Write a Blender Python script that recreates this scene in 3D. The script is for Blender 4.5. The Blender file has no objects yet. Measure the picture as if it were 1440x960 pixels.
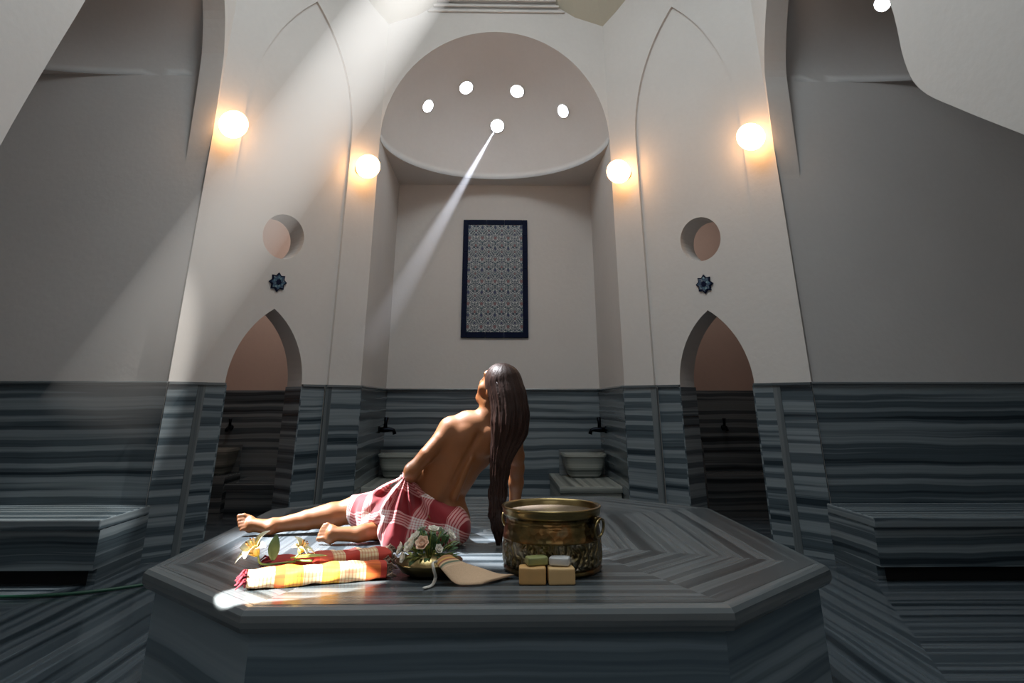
import bpy, bmesh, math, random
import numpy as np
from mathutils import Vector, Matrix
from mathutils.geometry import tessellate_polygon
random.seed(7); rng = np.random.RandomState(5)
PI = math.pi
scene = bpy.context.scene
COL = scene.collection

# ------------------------------------------------------------------ materials
def new_mat(name):
    m = bpy.data.materials.new(name); m.use_nodes = True
    nt = m.node_tree; b = nt.nodes['Principled BSDF']
    return m, nt, b
def N(nt, t, **kw):
    n = nt.nodes.new(t)
    for k, v in kw.items():
        if k == 'inp':
            for a, c in v.items(): n.inputs[a].default_value = c
        else: setattr(n, k, v)
    return n
def ramp(nt, stops, interp='LINEAR'):
    r = nt.nodes.new('ShaderNodeValToRGB'); e = r.color_ramp.elements
    r.color_ramp.interpolation = interp
    while len(e) < len(stops): e.new(.5)
    for x, (p, c) in zip(e, stops): x.position = p; x.color = (*c, 1)
    return r
def math_(nt, op, a, b=None, clamp=False):
    n = nt.nodes.new('ShaderNodeMath'); n.operation = op; n.use_clamp = clamp
    for i, v in enumerate((a, b)):
        if v is None: continue
        if isinstance(v, (int, float)): n.inputs[i].default_value = v
        else: nt.links.new(v, n.inputs[i])
    return n.outputs[0]
def mixc(nt, fac, a, b, mode='MIX'):
    n = nt.nodes.new('ShaderNodeMix'); n.data_type = 'RGBA'; n.blend_type = mode
    for i, v in ((0, fac), (6, a), (7, b)):
        if isinstance(v, (int, float)): n.inputs[i].default_value = v
        elif isinstance(v, tuple): n.inputs[i].default_value = (*v, 1)
        else: nt.links.new(v, n.inputs[i])
    return n.outputs[2]
def bump(nt, b, h, strength=.3, dist=.01):
    n = nt.nodes.new('ShaderNodeBump'); n.inputs['Strength'].default_value = strength; n.inputs['Distance'].default_value = dist
    nt.links.new(h, n.inputs['Height']); nt.links.new(n.outputs[0], b.inputs['Normal'])

def plain(name, col, rough=.6, metal=0, var=.12, scale=30, bs=.15, sheen=0):
    m, nt, b = new_mat(name)
    tc = N(nt, 'ShaderNodeTexCoord'); no = N(nt, 'ShaderNodeTexNoise', inp={'Scale': scale, 'Detail': 4})
    nt.links.new(tc.outputs['Object'], no.inputs['Vector'])
    c = mixc(nt, no.outputs[0], tuple(x*(1-var) for x in col), tuple(min(1, x*(1+var)) for x in col))
    nt.links.new(c, b.inputs['Base Color'])
    b.inputs['Roughness'].default_value = rough; b.inputs['Metallic'].default_value = metal
    if sheen: b.inputs['Sheen Weight'].default_value = sheen
    bump(nt, b, no.outputs[0], bs, .004)
    return m

def plaster(name, col):
    m, nt, b = new_mat(name)
    tc = N(nt, 'ShaderNodeTexCoord')
    n1 = N(nt, 'ShaderNodeTexNoise', inp={'Scale': 1.3, 'Detail': 5}); n2 = N(nt, 'ShaderNodeTexNoise', inp={'Scale': 22, 'Detail': 6})
    for n in (n1, n2): nt.links.new(tc.outputs['Object'], n.inputs['Vector'])
    c = mixc(nt, n1.outputs[0], tuple(x*.9 for x in col), tuple(x*1.06 for x in col))
    c = mixc(nt, math_(nt, 'MULTIPLY', n2.outputs[0], .12), c, (.3, .28, .26))
    nt.links.new(c, b.inputs['Base Color']); b.inputs['Roughness'].default_value = .85
    bump(nt, b, n2.outputs[0], .25, .006)
    return m

def marble(name, light=(.215, .26, .285), mid=(.066, .092, .110), dark=(.008, .015, .022), rough=.22, fr=1.0, seed=0., per=.098, reg=.055):
    """striped grey marble: UV u runs along the stripes, v across them, both in metres"""
    m, nt, b = new_mat(name)
    uv = N(nt, 'ShaderNodeUVMap'); uv.uv_map = 'UVMap'
    sep = N(nt, 'ShaderNodeSeparateXYZ'); nt.links.new(uv.outputs[0], sep.inputs[0])
    wn = N(nt, 'ShaderNodeTexNoise', inp={'Scale': 1.1, 'Detail': 3}); nt.links.new(uv.outputs[0], wn.inputs['Vector'])
    v = math_(nt, 'ADD', sep.outputs[1], math_(nt, 'MULTIPLY', math_(nt, 'SUBTRACT', wn.outputs[0], .5), .05))
    def st(su, sv, det, off):
        cb = N(nt, 'ShaderNodeCombineXYZ')
        nt.links.new(math_(nt, 'MULTIPLY', sep.outputs[0], su), cb.inputs[0])
        nt.links.new(math_(nt, 'MULTIPLY', v, sv*fr), cb.inputs[1]); cb.inputs[2].default_value = off+seed
        n = N(nt, 'ShaderNodeTexNoise', inp={'Scale': 1, 'Detail': det, 'Roughness': .55}); nt.links.new(cb.outputs[0], n.inputs['Vector'])
        return n.outputs[0]
    a = st(.12, 11, 2, 0); d = st(.35, 34, 3, 4.)
    s = math_(nt, 'ADD', math_(nt, 'MULTIPLY', a, .72), math_(nt, 'MULTIPLY', d, .28))
    s = math_(nt, 'ADD', s, math_(nt, 'MULTIPLY', math_(nt, 'SINE', math_(nt, 'MULTIPLY', v, 2*PI/per)), reg))
    r = ramp(nt, [(.36, dark), (.43, mid), (.475, tuple(x*.7+y*.3 for x, y in zip(mid, dark))), (.51, tuple(x*.5+y*.5 for x, y in zip(mid, light))), (.56, light), (.63, tuple(x*.8 for x in light))])
    nt.links.new(s, r.inputs[0])
    g = st(1.5, 90, 4, 9.)
    c = mixc(nt, math_(nt, 'MULTIPLY', g, .3), r.outputs[0], tuple(x*1.25 for x in mid))
    nt.links.new(c, b.inputs['Base Color'])
    b.inputs['Roughness'].default_value = rough; b.inputs['Specular IOR Level'].default_value = .45
    bump(nt, b, g, .04, .003)
    return m

def emis(name, col, strength):
    m, nt, b = new_mat(name)
    b.inputs['Base Color'].default_value = (.8, .8, .8, 1); b.inputs['Emission Color'].default_value = (*col, 1)
    b.inputs['Emission Strength'].default_value = strength
    return m

M = {}
M['plaster'] = plaster('plaster', (.60, .585, .565))
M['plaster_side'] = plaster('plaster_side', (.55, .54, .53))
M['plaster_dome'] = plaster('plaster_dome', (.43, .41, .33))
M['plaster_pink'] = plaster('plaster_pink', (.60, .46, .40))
M['marble'] = marble('marble')
M['marble_base'] = marble('marble_base', light=(.27, .34, .385), mid=(.12, .17, .205), dark=(.028, .05, .070), rough=.25, fr=.6, seed=21, reg=0)
M['marble_floor'] = marble('marble_floor', light=(.105, .13, .15), mid=(.045, .062, .076), dark=(.006, .011, .016), rough=.2, fr=.9, seed=3)
M['marble_slab'] = marble('marble_slab', light=(.155, .175, .187), mid=(.052, .066, .075), dark=(.010, .015, .019), rough=.27, fr=1.35, seed=7)
M['marble_edge'] = marble('marble_edge', light=(.15, .17, .18), mid=(.10, .12, .13), dark=(.06, .075, .085), seed=11)
M['marble_basin'] = marble('marble_basin', light=(.33, .35, .32), mid=(.18, .20, .185), dark=(.04, .05, .048), rough=.35, seed=15)
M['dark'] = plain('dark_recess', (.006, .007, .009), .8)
M['black_metal'] = plain('black_metal', (.008, .010, .014), .3, 1)
M['globe'] = emis('globe_glass', (1., .50, .20), 10)
M['daylight'] = emis('daylight_glass', (.86, .92, 1.), 14)
M['brass_lamp'] = plain('lamp_brass', (.35, .25, .12), .4, 1)

# ------------------------------------------------------------------ object helpers
def link(name, me, m=None, parent=None):
    o = bpy.data.objects.new(name, me); COL.objects.link(o)
    if m is not None:
        for x in (m if isinstance(m, (list, tuple)) else [m]): me.materials.append(x)
    if parent is not None: o.parent = parent
    return o
def obj(name, bm, m=None, parent=None, smooth=False, loc=None):
    bmesh.ops.recalc_face_normals(bm, faces=bm.faces)
    me = bpy.data.meshes.new(name); bm.to_mesh(me); bm.free()
    o = link(name, me, m, parent)
    if smooth: me.polygons.foreach_set('use_smooth', [True]*len(me.polygons))
    if loc is not None: o.location = loc
    return o
def empty(name, loc, label, cat, group=None, rz=0):
    o = bpy.data.objects.new(name, None); COL.objects.link(o); o.location = loc; o.rotation_euler = (0, 0, rz)
    o.empty_display_size = .1
    tag(o, label, cat, group); return o
def tag(o, label=None, cat=None, group=None, kind=None):
    if label: o['label'] = label
    if cat: o['category'] = cat
    if group: o['group'] = group
    if kind: o['kind'] = kind
    return o
def struct(o, label, cat):
    return tag(o, label, cat, kind='structure')
def copy_tree(o, parent=None):
    c = o.copy(); COL.objects.link(c)
    if parent is not None: c.parent = parent
    for ch in list(o.children): copy_tree(ch, c)
    return c
def box_bm(x0, x1, y0, y1, z0, z1, bev=0, seg=2, bm=None):
    bm2 = bmesh.new()
    bmesh.ops.create_cube(bm2, size=1)
    for v in bm2.verts: v.co = Vector((x0+(v.co.x+.5)*(x1-x0), y0+(v.co.y+.5)*(y1-y0), z0+(v.co.z+.5)*(z1-z0)))
    if bev: bmesh.ops.bevel(bm2, geom=bm2.edges[:], offset=bev, segments=seg, affect='EDGES', profile=.5)
    if bm is None: return bm2
    me = bpy.data.meshes.new('t'); bm2.to_mesh(me); bm2.free(); bm.from_mesh(me); bpy.data.meshes.remove(me)
    return bm
def auto_uv(bm, topdir=0, off=0.):
    """stripes run horizontally on upright faces (v = height) and along x (topdir 0) or y (1) on level ones"""
    uv = bm.loops.layers.uv.get('UVMap') or bm.loops.layers.uv.new('UVMap')
    bm.normal_update()
    for f in bm.faces:
        n = f.normal
        for l in f.loops:
            p = l.vert.co
            if abs(n.z) > .7:
                l[uv].uv = ((p.x, p.y+off) if topdir == 0 else (p.y, p.x+off))
            else:
                t = Vector((-n.y, n.x)); L = t.length or 1
                l[uv].uv = ((p.x*t.x+p.y*t.y)/L + off*3, p.z+off)
    return bm
def plate(outline, holes, th, fr):
    """flat slab in the 2D frame fr=(origin, udir, vdir, ndir): front face at n=0, back at n=-th, holes cut through"""
    O, U, V, Nn = [Vector(a) for a in fr]
    loops = [outline]+list(holes)
    bm = bmesh.new()
    tri = tessellate_polygon([[Vector((a, b, 0)) for a, b in lp] for lp in loops])
    flat = [p for lp in loops for p in lp]
    P = lambda a, b, d: O+U*a+V*b-Nn*d
    F = [bm.verts.new(P(a, b, 0)) for a, b in flat]; B = [bm.verts.new(P(a, b, th)) for a, b in flat]
    for t in tri:
        try: bm.faces.new([F[i] for i in t]); bm.faces.new([B[i] for i in reversed(t)])
        except ValueError: pass
    k = 0
    for lp in loops:
        n = len(lp)
        for i in range(n):
            a, b = k+i, k+(i+1) % n
            try: bm.faces.new((F[a], F[b], B[b], B[a]))
            except ValueError: pass
        k += n
    bmesh.ops.recalc_face_normals(bm, faces=bm.faces)
    return bm
def lathe(profile, seg=48, bm=None, center=(0, 0, 0), close=False):
    bm = bm or bmesh.new(); cx, cy, cz = center
    rings = []
    for r, z in profile:
        if r < 1e-5: rings.append([bm.verts.new((cx, cy, cz+z))])
        else: rings.append([bm.verts.new((cx+r*math.cos(2*PI*i/seg), cy+r*math.sin(2*PI*i/seg), cz+z)) for i in range(seg)])
    for a, b in zip(rings, rings[1:]):
        for i in range(seg):
            j = (i+1) % seg
            if len(a) == 1 and len(b) == 1: continue
            if len(a) == 1: bm.faces.new((a[0], b[i], b[j]))
            elif len(b) == 1: bm.faces.new((a[i], a[j], b[0]))
            else: bm.faces.new((a[i], a[j], b[j], b[i]))
    return bm
def tube(pts, rad, seg=8, bm=None, caps=True, flat=1.0):
    bm = bm or bmesh.new(); pts = [Vector(p) for p in pts]
    n = len(pts); R = rad if isinstance(rad, (list, tuple)) else [rad]*n
    rings = []; prev = None
    for i, p in enumerate(pts):
        t = (pts[min(i+1, n-1)]-pts[max(i-1, 0)]).normalized()
        if prev is None:
            a = t.orthogonal().normalized()
        else: a = (prev-t*prev.dot(t)).normalized()
        prev = a; b = t.cross(a)
        rings.append([bm.verts.new(p+a*R[i]*math.cos(2*PI*k/seg)+b*R[i]*flat*math.sin(2*PI*k/seg)) for k in range(seg)])
    for a, b in zip(rings, rings[1:]):
        for k in range(seg): bm.faces.new((a[k], a[(k+1) % seg], b[(k+1) % seg], b[k]))
    if caps: bm.faces.new(rings[0][::-1]); bm.faces.new(rings[-1])
    return bm
def catmull(P, n=8):
    P = [Vector(p) for p in P]; Q = [P[0]*2-P[1]]+P+[P[-1]*2-P[-2]]; out = []
    for i in range(1, len(Q)-2):
        for k in range(n):
            t = k/n; a, b, c, d = Q[i-1:i+3]
            out.append(.5*((2*b)+(c-a)*t+(2*a-5*b+4*c-d)*t*t+(3*b-a-3*c+d)*t**3))
    out.append(P[-1]); return out

# ------------------------------------------------------------------ implicit surfaces for the figure
def surface_nets(f, lo, hi, h):
    lo = np.array(lo, float); hi = np.array(hi, float); n = np.ceil((hi-lo)/h).astype(int)+1
    X, Y, Z = [lo[i]+h*np.arange(n[i]) for i in range(3)]
    G = np.stack(np.meshgrid(X, Y, Z, indexing='ij'), -1).astype(np.float32)
    D = f(G)
    ins = D < 0
    c = [ins[i:n[0]-1+i, j:n[1]-1+j, k:n[2]-1+k] for i in (0, 1) for j in (0, 1) for k in (0, 1)]
    cnt = sum(a.astype(np.int8) for a in c); act = (cnt > 0) & (cnt < 8)
    ids = np.argwhere(act); vid = -np.ones(act.shape, np.int64); vid[act] = np.arange(len(ids))
    acc = np.zeros((len(ids), 3)); num = np.zeros(len(ids))
    cs = [(i, j, k) for i in (0, 1) for j in (0, 1) for k in (0, 1)]
    for a in cs:
        for ax in range(3):
            if a[ax]: continue
            b = list(a); b[ax] = 1
            da = D[ids[:, 0]+a[0], ids[:, 1]+a[1], ids[:, 2]+a[2]]; db = D[ids[:, 0]+b[0], ids[:, 1]+b[1], ids[:, 2]+b[2]]
            x = (da < 0) != (db < 0); t = np.where(x, da/(da-db+1e-12), 0)
            p = np.tile(np.array(a, float), (len(ids), 1)); p[:, ax] += t
            acc += p*x[:, None]; num += x
    V = lo+h*(ids+acc/num[:, None])
    F = []
    for ax in range(3):
        u, w = (ax+1) % 3, (ax+2) % 3
        s0 = [slice(None)]*3; s1 = [slice(None)]*3; s0[ax] = slice(0, -1); s1[ax] = slice(1, None)
        A = ins[tuple(s0)]; B = ins[tuple(s1)]
        E_ = np.argwhere(A != B); E_ = E_[(E_[:, u] > 0) & (E_[:, w] > 0) & (E_[:, u] < n[u]-1) & (E_[:, w] < n[w]-1)]
        def g(du, dw):
            q = E_.copy(); q[:, u] -= du; q[:, w] -= dw
            return vid[q[:, 0], q[:, 1], q[:, 2]]
        q = np.stack([g(1, 1), g(0, 1), g(0, 0), g(1, 0)], 1)
        fl = ~A[E_[:, 0], E_[:, 1], E_[:, 2]]; q[fl] = q[fl][:, ::-1]
        F.append(q)
    return V, np.concatenate(F)
def mesh_np(name, V, F, m, parent=None, smooth=True):
    me = bpy.data.meshes.new(name); me.from_pydata(V.tolist(), [], F.tolist()); me.update()
    me.polygons.foreach_set('use_smooth', [smooth]*len(me.polygons))
    return link(name, me, m, parent)
def cone(a, b, ra, rb):
    a = np.array(a, np.float32); b = np.array(b, np.float32)
    lo = np.minimum(a-ra, b-rb); hi = np.maximum(a+ra, b+rb)
    def f(p):
        ab = b-a; t = np.clip(((p-a)@ab)/(ab@ab), 0, 1)
        return np.linalg.norm(p-a-t[..., None]*ab, axis=-1)-(ra+(rb-ra)*t)
    return f, lo, hi
def ell(c, r, R=None):
    c = np.array(c, np.float32); r = np.array(r, np.float32); R = np.eye(3, dtype=np.float32) if R is None else np.array(R, np.float32)
    m = r.max()
    def f(p):
        q = (p-c)@R.T; k0 = np.linalg.norm(q/r, axis=-1); k1 = np.linalg.norm(q/(r*r), axis=-1)
        return k0*(k0-1)/np.maximum(k1, 1e-6)
    return f, c-m, c+m
def frame3(s, w):
    s = np.array(s, float); s /= np.linalg.norm(s); w = np.array(w, float); w -= s*(w@s); w /= np.linalg.norm(w)
    u = np.cross(w, s); return np.array([u, w, s])       # rows: side, depth, up
class Field:
    def __init__(s, prims): s.prims = prims
    def __call__(s, G):
        D = np.full(G.shape[:3], .08, np.float32)
        x0 = G[0, 0, 0]; h = G[1, 0, 0, 0]-x0[0]; n = np.array(G.shape[:3])
        for (f, lo, hi), k, op in s.prims:
            pad = k*1.2+h*3
            a = np.clip(np.floor((lo-pad-x0)/h).astype(int), 0, n); b = np.clip(np.ceil((hi+pad-x0)/h).astype(int)+1, 0, n)
            if (b <= a).any(): continue
            sl = tuple(slice(i, j) for i, j in zip(a, b))
            d = f(G[sl]).astype(np.float32); e = D[sl]
            if op > 0:
                hh = np.clip(.5+.5*(e-d)/k, 0, 1); D[sl] = e*(1-hh)+d*hh-k*hh*(1-hh)
            else:
                hh = np.clip(.5-.5*(e+d)/k, 0, 1); D[sl] = e*(1-hh)-d*hh+k*hh*(1-hh)
        return D

# ================================================================== CAMERA (fitted: lens 23.3 mm, pitched 21.9 deg, shifted)
cam = bpy.data.cameras.new('camera'); co = bpy.data.objects.new('camera', cam); COL.objects.link(co)
cam.lens = 933.59/1440*36; cam.sensor_width = 36; cam.clip_start = .05; cam.clip_end = 200
co.location = (.0072, 0, 1.04); co.rotation_euler = (PI/2+.3821, -.0003, -.0212)
cam.shift_x = (720-715.5)/1440; cam.shift_y = (190.7-480)/1440
scene.camera = co

# ================================================================== ROOM
W, YP, YN, XN, YB = 2.47, 5.44, 6.67, 1.24, 8.27       # octagon hall with deep niches
ZW, ZS, RZ = 1.17, 3.666, 1.345                        # marble dado height, springing of the half dome, its rise
S2 = 2**.5
PW = (W-XN)*S2                                         # width of a diagonal pier
def arc_pointed(cx, z0, w, h, n=14):
    """pointed arch from (cx+w,z0) over the apex to (cx-w,z0)"""
    R = (w*w+h*h)/(2*w); a1 = math.asin(min(1, h/R)); out = []
    for i in range(n+1):
        a = a1*i/n; out.append((cx+w-R+R*math.cos(a), z0+R*math.sin(a)))
    return out+[(2*cx-x, z) for x, z in out[-2::-1]]
# floor: stripes run round the slab
bm = bmesh.new(); uv = bm.loops.layers.uv.new('UVMap')
def fquad(pts, mode, off):
    f = bm.faces.new([bm.verts.new((x, y, 0)) for x, y in pts])
    for l in f.loops:
        p = l.vert.co; l[uv].uv = (p.x, p.y+off) if mode == 'x' else (p.y, p.x+off)
cx0, cy0 = 0, 3.785
fquad([(-2.1, 5.9), (-1.0, 3.785), (-1.6, 2.0), (-2.6, 1.2), (-2.6, 5.0)], 'y', .3)
fquad([(2.1, 5.9), (2.42, 4.9), (1.75, 3.0), (1.6, 2.6), (1.0, 3.785)], 'y', 1.7)
fquad([(-1.0, 3.785), (-2.1, 5.9), (-2.1, 8.4), (2.1, 8.4), (2.1, 5.9), (1.0, 3.785)], 'x', .9)
fquad([(-1.6, 2.0), (-1.0, 3.785), (1.0, 3.785), (1.6, 2.6), (1.6, -1.7), (-2.6, -1.7), (-2.6, 1.2)], 'x', 5.)
fquad([(-5.9, -1.7), (-2.6, -1.7), (-2.6, 5.0), (-2.1, 5.9), (-2.1, 8.4), (-5.9, 8.4)], 'x', 2.2)
fquad([(5.9, -1.7), (5.9, 8.4), (2.1, 8.4), (2.1, 5.9), (2.42, 4.9), (1.75, 3.0), (1.6, 2.6), (1.6, -1.7)], 'x', 3.1)
bmesh.ops.remove_doubles(bm, verts=bm.verts, dist=.001)
g = bmesh.ops.extrude_face_region(bm, geom=bm.faces[:])
for v in g['geom']:
    if isinstance(v, bmesh.types.BMVert): v.co.z = -.12
struct(obj('floor', bm, M['marble_floor']), 'striped grey marble floor around the raised octagonal slab', 'floor')

# heights of the scalloped wall tops where the dome begins
TOPC = [(-1.24, 5.10), (-.92, 5.215), (-.74, 5.34), (-.62, 5.50), (.62, 5.50), (.74, 5.34), (.92, 5.215), (1.24, 5.10)]
def top_pier(n=9):
    out = []
    for i in range(n+1):
        t = PW*i/n; e = min(t, PW-t)
        out.append((t, 5.10+.42*min(1, (e/.62))**1.15))
    return out
TOPP = top_pier()

# --- back wall plane above the front niche: arch of the half dome
arch = [(XN*math.cos(a), ZS+RZ*math.sin(a)) for a in np.linspace(0, PI, 41)]
outl = TOPC + arch[0:1] + arch[1:-1] + arch[-1:]
Ff = ((0, YN, 0), (1, 0, 0), (0, 0, 1), (0, -1, 0))
bm = plate(outl, [], .12, Ff)
wb = struct(obj('wall_back', bm, M['plaster']), 'pale plaster wall around the arch of the central niche', 'wall')
# cornice mouldings above the arch (three thin ledges)
for k, (z, d, x) in enumerate(((5.262, .03, .80), (5.325, .045, .735), (5.395, .06, .70))):
    b2 = box_bm(-x, x, YN-d, YN, z, z+.03, .01, 2)
    struct(obj('trim_%d' % (k+1), b2, M['plaster']), ('lowest', 'middle', 'upper')[k]+' thin plaster cornice line above the central arch', 'trim')

# --- diagonal piers
FL = dict(L=((-W, YP, 0), (1/S2, 1/S2, 0), (0, 0, 1), (1/S2, -1/S2, 0)), R=((W, YP, 0), (-1/S2, 1/S2, 0), (0, 0, 1), (-1/S2, -1/S2, 0)))
TC = .83
def circle(cx, cz, rx, rz, n=36): return [(cx+rx*math.cos(2*PI*i/n), cz+rz*math.sin(2*PI*i/n)) for i in range(n)]
def pierpt(s, t, z, d=0):
    O, U, V, Nn = [Vector(a) for a in FL[s]]
    return O+U*t+V*z+Nn*d
for s, side in (('L', 'left'), ('R', 'right')):
    tc = .80 if s == 'L' else .82
    doorh = [(tc+.345, 0)] + arc_pointed(tc, 1.17, .345, .635) + [(tc-.345, 0)]
    # thick wall with door and round opening
    outl = [(0, 0)]+[(tc-.345, 0)]+arc_pointed(tc, 1.17, .345, .635)[::-1]+[(tc+.345, 0), (PW, 0)]+TOPP[::-1]
    fr = FL[s]; O2 = Vector(fr[0])-Vector(fr[3])*.03
    circ = circle(tc, 2.45, .205, .205)
    bm = plate(outl, [circ], .25, (O2, fr[1], fr[2], fr[3]))
    struct(obj('wall_back_%s' % side, bm, M['plaster']), 'pale diagonal wall with pointed doorway and round opening, %s of the central niche' % side, 'wall')
    # raised border round the tall blind arch
    blind = [(tc+.025+.57, 1.17)]+arc_pointed(tc+.025, 3.55, .57, 1.42, 18)+[(tc+.025-.57, 1.17)]
    outl = [(0, 0), (tc+.025-.57, 0)]+blind[::-1]+[(tc+.025+.57, 0), (PW, 0)]+TOPP[::-1]
    bm = plate(outl, [], .03, fr)
    struct(obj('trim_%d' % (4 if s == 'L' else 5), bm, M['plaster']), 'raised plaster border of the tall blind pointed arch on the %s diagonal wall' % side, 'trim')
    # marble dado of the pier: outer strips, upright border strips, inner panels
    a0, a1 = tc+.025-.57, tc+.025+.57
    k = 0
    for nm, t0, t1, d0, d1, mt in (('outer', 0, a0-.03, .0, .014, 'marble'), ('border', a0-.03, a0+.03, 0, .018, 'marble_edge'), ('inner', a0+.03, tc-.345, -.03, -.014, 'marble'),
                                   ('inner', tc+.345, a1-.03, -.03, -.014, 'marble'), ('border', a1-.03, a1+.03, 0, .018, 'marble_edge'), ('outer', a1+.03, PW, 0, .014, 'marble')):
        O = Vector(fr[0])+Vector(fr[3])*d1
        bm = plate([(t0, 0), (t1, 0), (t1, ZW), (t0, ZW)], [], d1-d0, (O, fr[1], fr[2], fr[3]))
        auto_uv(bm, off=(1.3*k if mt == 'marble' else 0)+(.4 if s == 'R' else 0))
        if mt == 'marble_edge':
            u_ = bm.loops.layers.uv['UVMap']
            for f in bm.faces:
                for l in f.loops: l[u_].uv = (l[u_].uv.y, l[u_].uv.x)
        k += 1
        pos = ('outermost', 'outer upright', 'outer inside', 'inner inside', 'inner upright', 'innermost')[k-1]
        struct(obj('trim_%d' % (10+k+(10 if s == 'R' else 0)), bm, M[mt]), '%s marble dado strip of the %s diagonal wall' % (pos, side), 'wall panel')
    # marble lining of the door reveals
    for q, (t, sg) in enumerate(((tc-.345, 1), (tc+.345, -1))):
        O = Vector(fr[0])+Vector(fr[3])*(-.014)+Vector(fr[1])*t
        bm = plate([(0, 0), (.012*sg, 0), (.012*sg, ZW), (0, ZW)], [], .27, (O, fr[1], fr[2], fr[3])); auto_uv(bm, off=.7*q)
        struct(obj('trim_%d' % (30+q+(2 if s == 'R' else 0)), bm, M['marble']), 'marble lining on the %s jamb of the %s doorway' % (('outer', 'inner')[q], side), 'door lining')
    # ledge on top of the dado
    bm = bmesh.new()
    for t0, t1, d in ((0, a0+.03, .03), (a1-.03, PW, .03), (a0+.03, tc-.345, 0), (tc+.345, a1-.03, 0)):
        O = Vector(fr[0])+Vector(fr[3])*d
        b2 = plate([(t0, ZW), (t1, ZW), (t1, ZW+.018), (t0, ZW+.018)], [], .045, (O, fr[1], fr[2], fr[3]))
        me = bpy.data.meshes.new('t'); b2.to_mesh(me); b2.free(); bm.from_mesh(me)
    auto_uv(bm)
    struct(obj('trim_%d' % (36 if s == 'L' else 37), bm, M['marble_edge']), 'thin ledge on top of the dado of the %s diagonal wall' % side, 'trim')

# --- generic niche builder: local frame, opening at local y=0, depth +y
def grid_surface(fn, nu, nv, bm=None):
    bm = bm or bmesh.new()
    V = [[bm.verts.new(fn(i/nu, j/nv)) for j in range(nv+1)] for i in range(nu+1)]
    for i in range(nu):
        for j in range(nv):
            try: bm.faces.new((V[i][j], V[i+1][j], V[i+1][j+1], V[i][j+1]))
            except ValueError: pass
    return bm
def niche(T, depth, barrel, zs, w, rise, mp, names, r2=None, wn=None):
    r2 = r2 or rise; wn = wn or w
    def add(bm, name, mat, label, cat):
        bmesh.ops.transform(bm, matrix=T, verts=bm.verts); bmesh.ops.recalc_face_normals(bm, faces=bm.faces)
        me = bpy.data.meshes.new(name); bm.to_mesh(me); bm.free()
        return struct(link(name, me, mat), label, cat)
    # walls (10 cm thick boxes)
    add(box_bm(-w-.1, wn+.1, depth, depth+.1, 0, zs+1.8), names[0], mp, names[1]+' back wall', 'wall')
    add(box_bm(-w-.1, -w, 0.001, depth, 0, zs+.0), names[2], mp, names[1]+' left side wall', 'wall')
    add(box_bm(wn, wn+.1, 0.001, depth, 0, zs+.0), names[3], mp, names[1]+' right side wall', 'wall')
    # half dome on a short barrel, with flat soffits in the corners
    bm = bmesh.new()
    rim = []
    nb = 1 if barrel < .01 else 6
    if barrel > .01: rim += [(w, barrel*i/nb) for i in range(nb)]
    rim += [(w*math.cos(a), barrel+r2*math.sin(a)) for a in np.linspace(0, PI, 49)]
    if barrel > .01: rim += [(-w, barrel*(nb-1-i)/nb) for i in range(nb)]
    outer = [(w+.1, 0), (w+.1, depth+.1), (-w-.1, depth+.1), (-w-.1, 0)]
    bm = plate(rim+[(-w-.1, 0), (-w-.1, depth+.1), (wn+.1, depth+.1), (wn+.1, 0)], [], .06, ((0, 0, zs), (1, 0, 0), (0, 1, 0), (0, 0, -1)))
    def dome(u, v):     # u around 0..1, v rise
        a = PI*u; e = PI/2*v
        x = w*math.cos(a)*math.cos(e); y = r2*math.sin(a)*math.cos(e)+barrel; z = zs+rise*math.sin(e)
        return (x, y, z)
    grid_surface(dome, 48, 24, bm)
    if barrel > .01:
        grid_surface(lambda u, v: (w*math.cos(PI*u), barrel*v, zs+rise*math.sin(PI*u)), 48, 4, bm)
    bmesh.ops.remove_doubles(bm, verts=bm.verts, dist=1e-4)
    o = add(bm, names[4], mp, names[1]+' half dome', 'half dome')
    for p in o.data.polygons:
        p.use_smooth = abs(p.normal.z) < .999
    return o
names = lambda a, l: ('wall_%s' % a, l, 'wall_%s_left' % a, 'wall_%s_right' % a, 'ceiling_%s' % a)
niche(Matrix.Translation((0, YN+.0, 0)), YB-YN, 0, ZS, XN, RZ, M['plaster'], names('niche', 'pale plaster central niche'))
ZSS = 3.80
TL = Matrix.Translation((-W, 4.2, 0)) @ Matrix.Rotation(PI/2, 4, 'Z')
TR = Matrix.Translation((W, 4.2, 0)) @ Matrix.Rotation(-PI/2, 4, 'Z')
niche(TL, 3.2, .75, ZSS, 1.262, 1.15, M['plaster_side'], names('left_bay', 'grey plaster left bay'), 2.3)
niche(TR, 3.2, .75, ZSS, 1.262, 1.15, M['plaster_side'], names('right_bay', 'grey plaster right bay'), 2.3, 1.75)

# --- side walls with the big arch openings (outline in (y,z))
def smooth_poly(P, n=5): return [(min(v.x, 5.4645), v.y) for v in catmull([(a, b, 0) for a, b in P], n)]
farL = [(5.44, 0), (5.44, 2.6), (5.44, 3.3)]
archL = smooth_poly([(5.466, 0), (5.466, 2.6), (5.452, 3.1), (5.40, 3.8), (5.35, 4.08), (5.2, 4.43), (4.85, 4.85), (4.35, 5.0), (3.9, 4.65), (3.62, 3.95), (3.458, 3.287), (3.327, 2.85), (3.152, 2.229), (3.03, 1.6), (2.97, .8)])
archR = smooth_poly([(5.466, 0), (5.466, 2.5), (5.452, 3.0), (5.41, 3.6), (5.36, 3.95), (5.11, 4.45), (4.8, 4.8), (4.3, 4.95), (3.9, 4.65), (3.65, 4.1), (3.5, 3.38), (3.5, 2.95), (3.42, 2.72), (3.16, 2.48), (2.82, 2.2), (2.6, 2.02), (2.5, 1.8), (2.5, 1.0)])  # lower near edge follows a soft shadow edge, built into the arch shape
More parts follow.
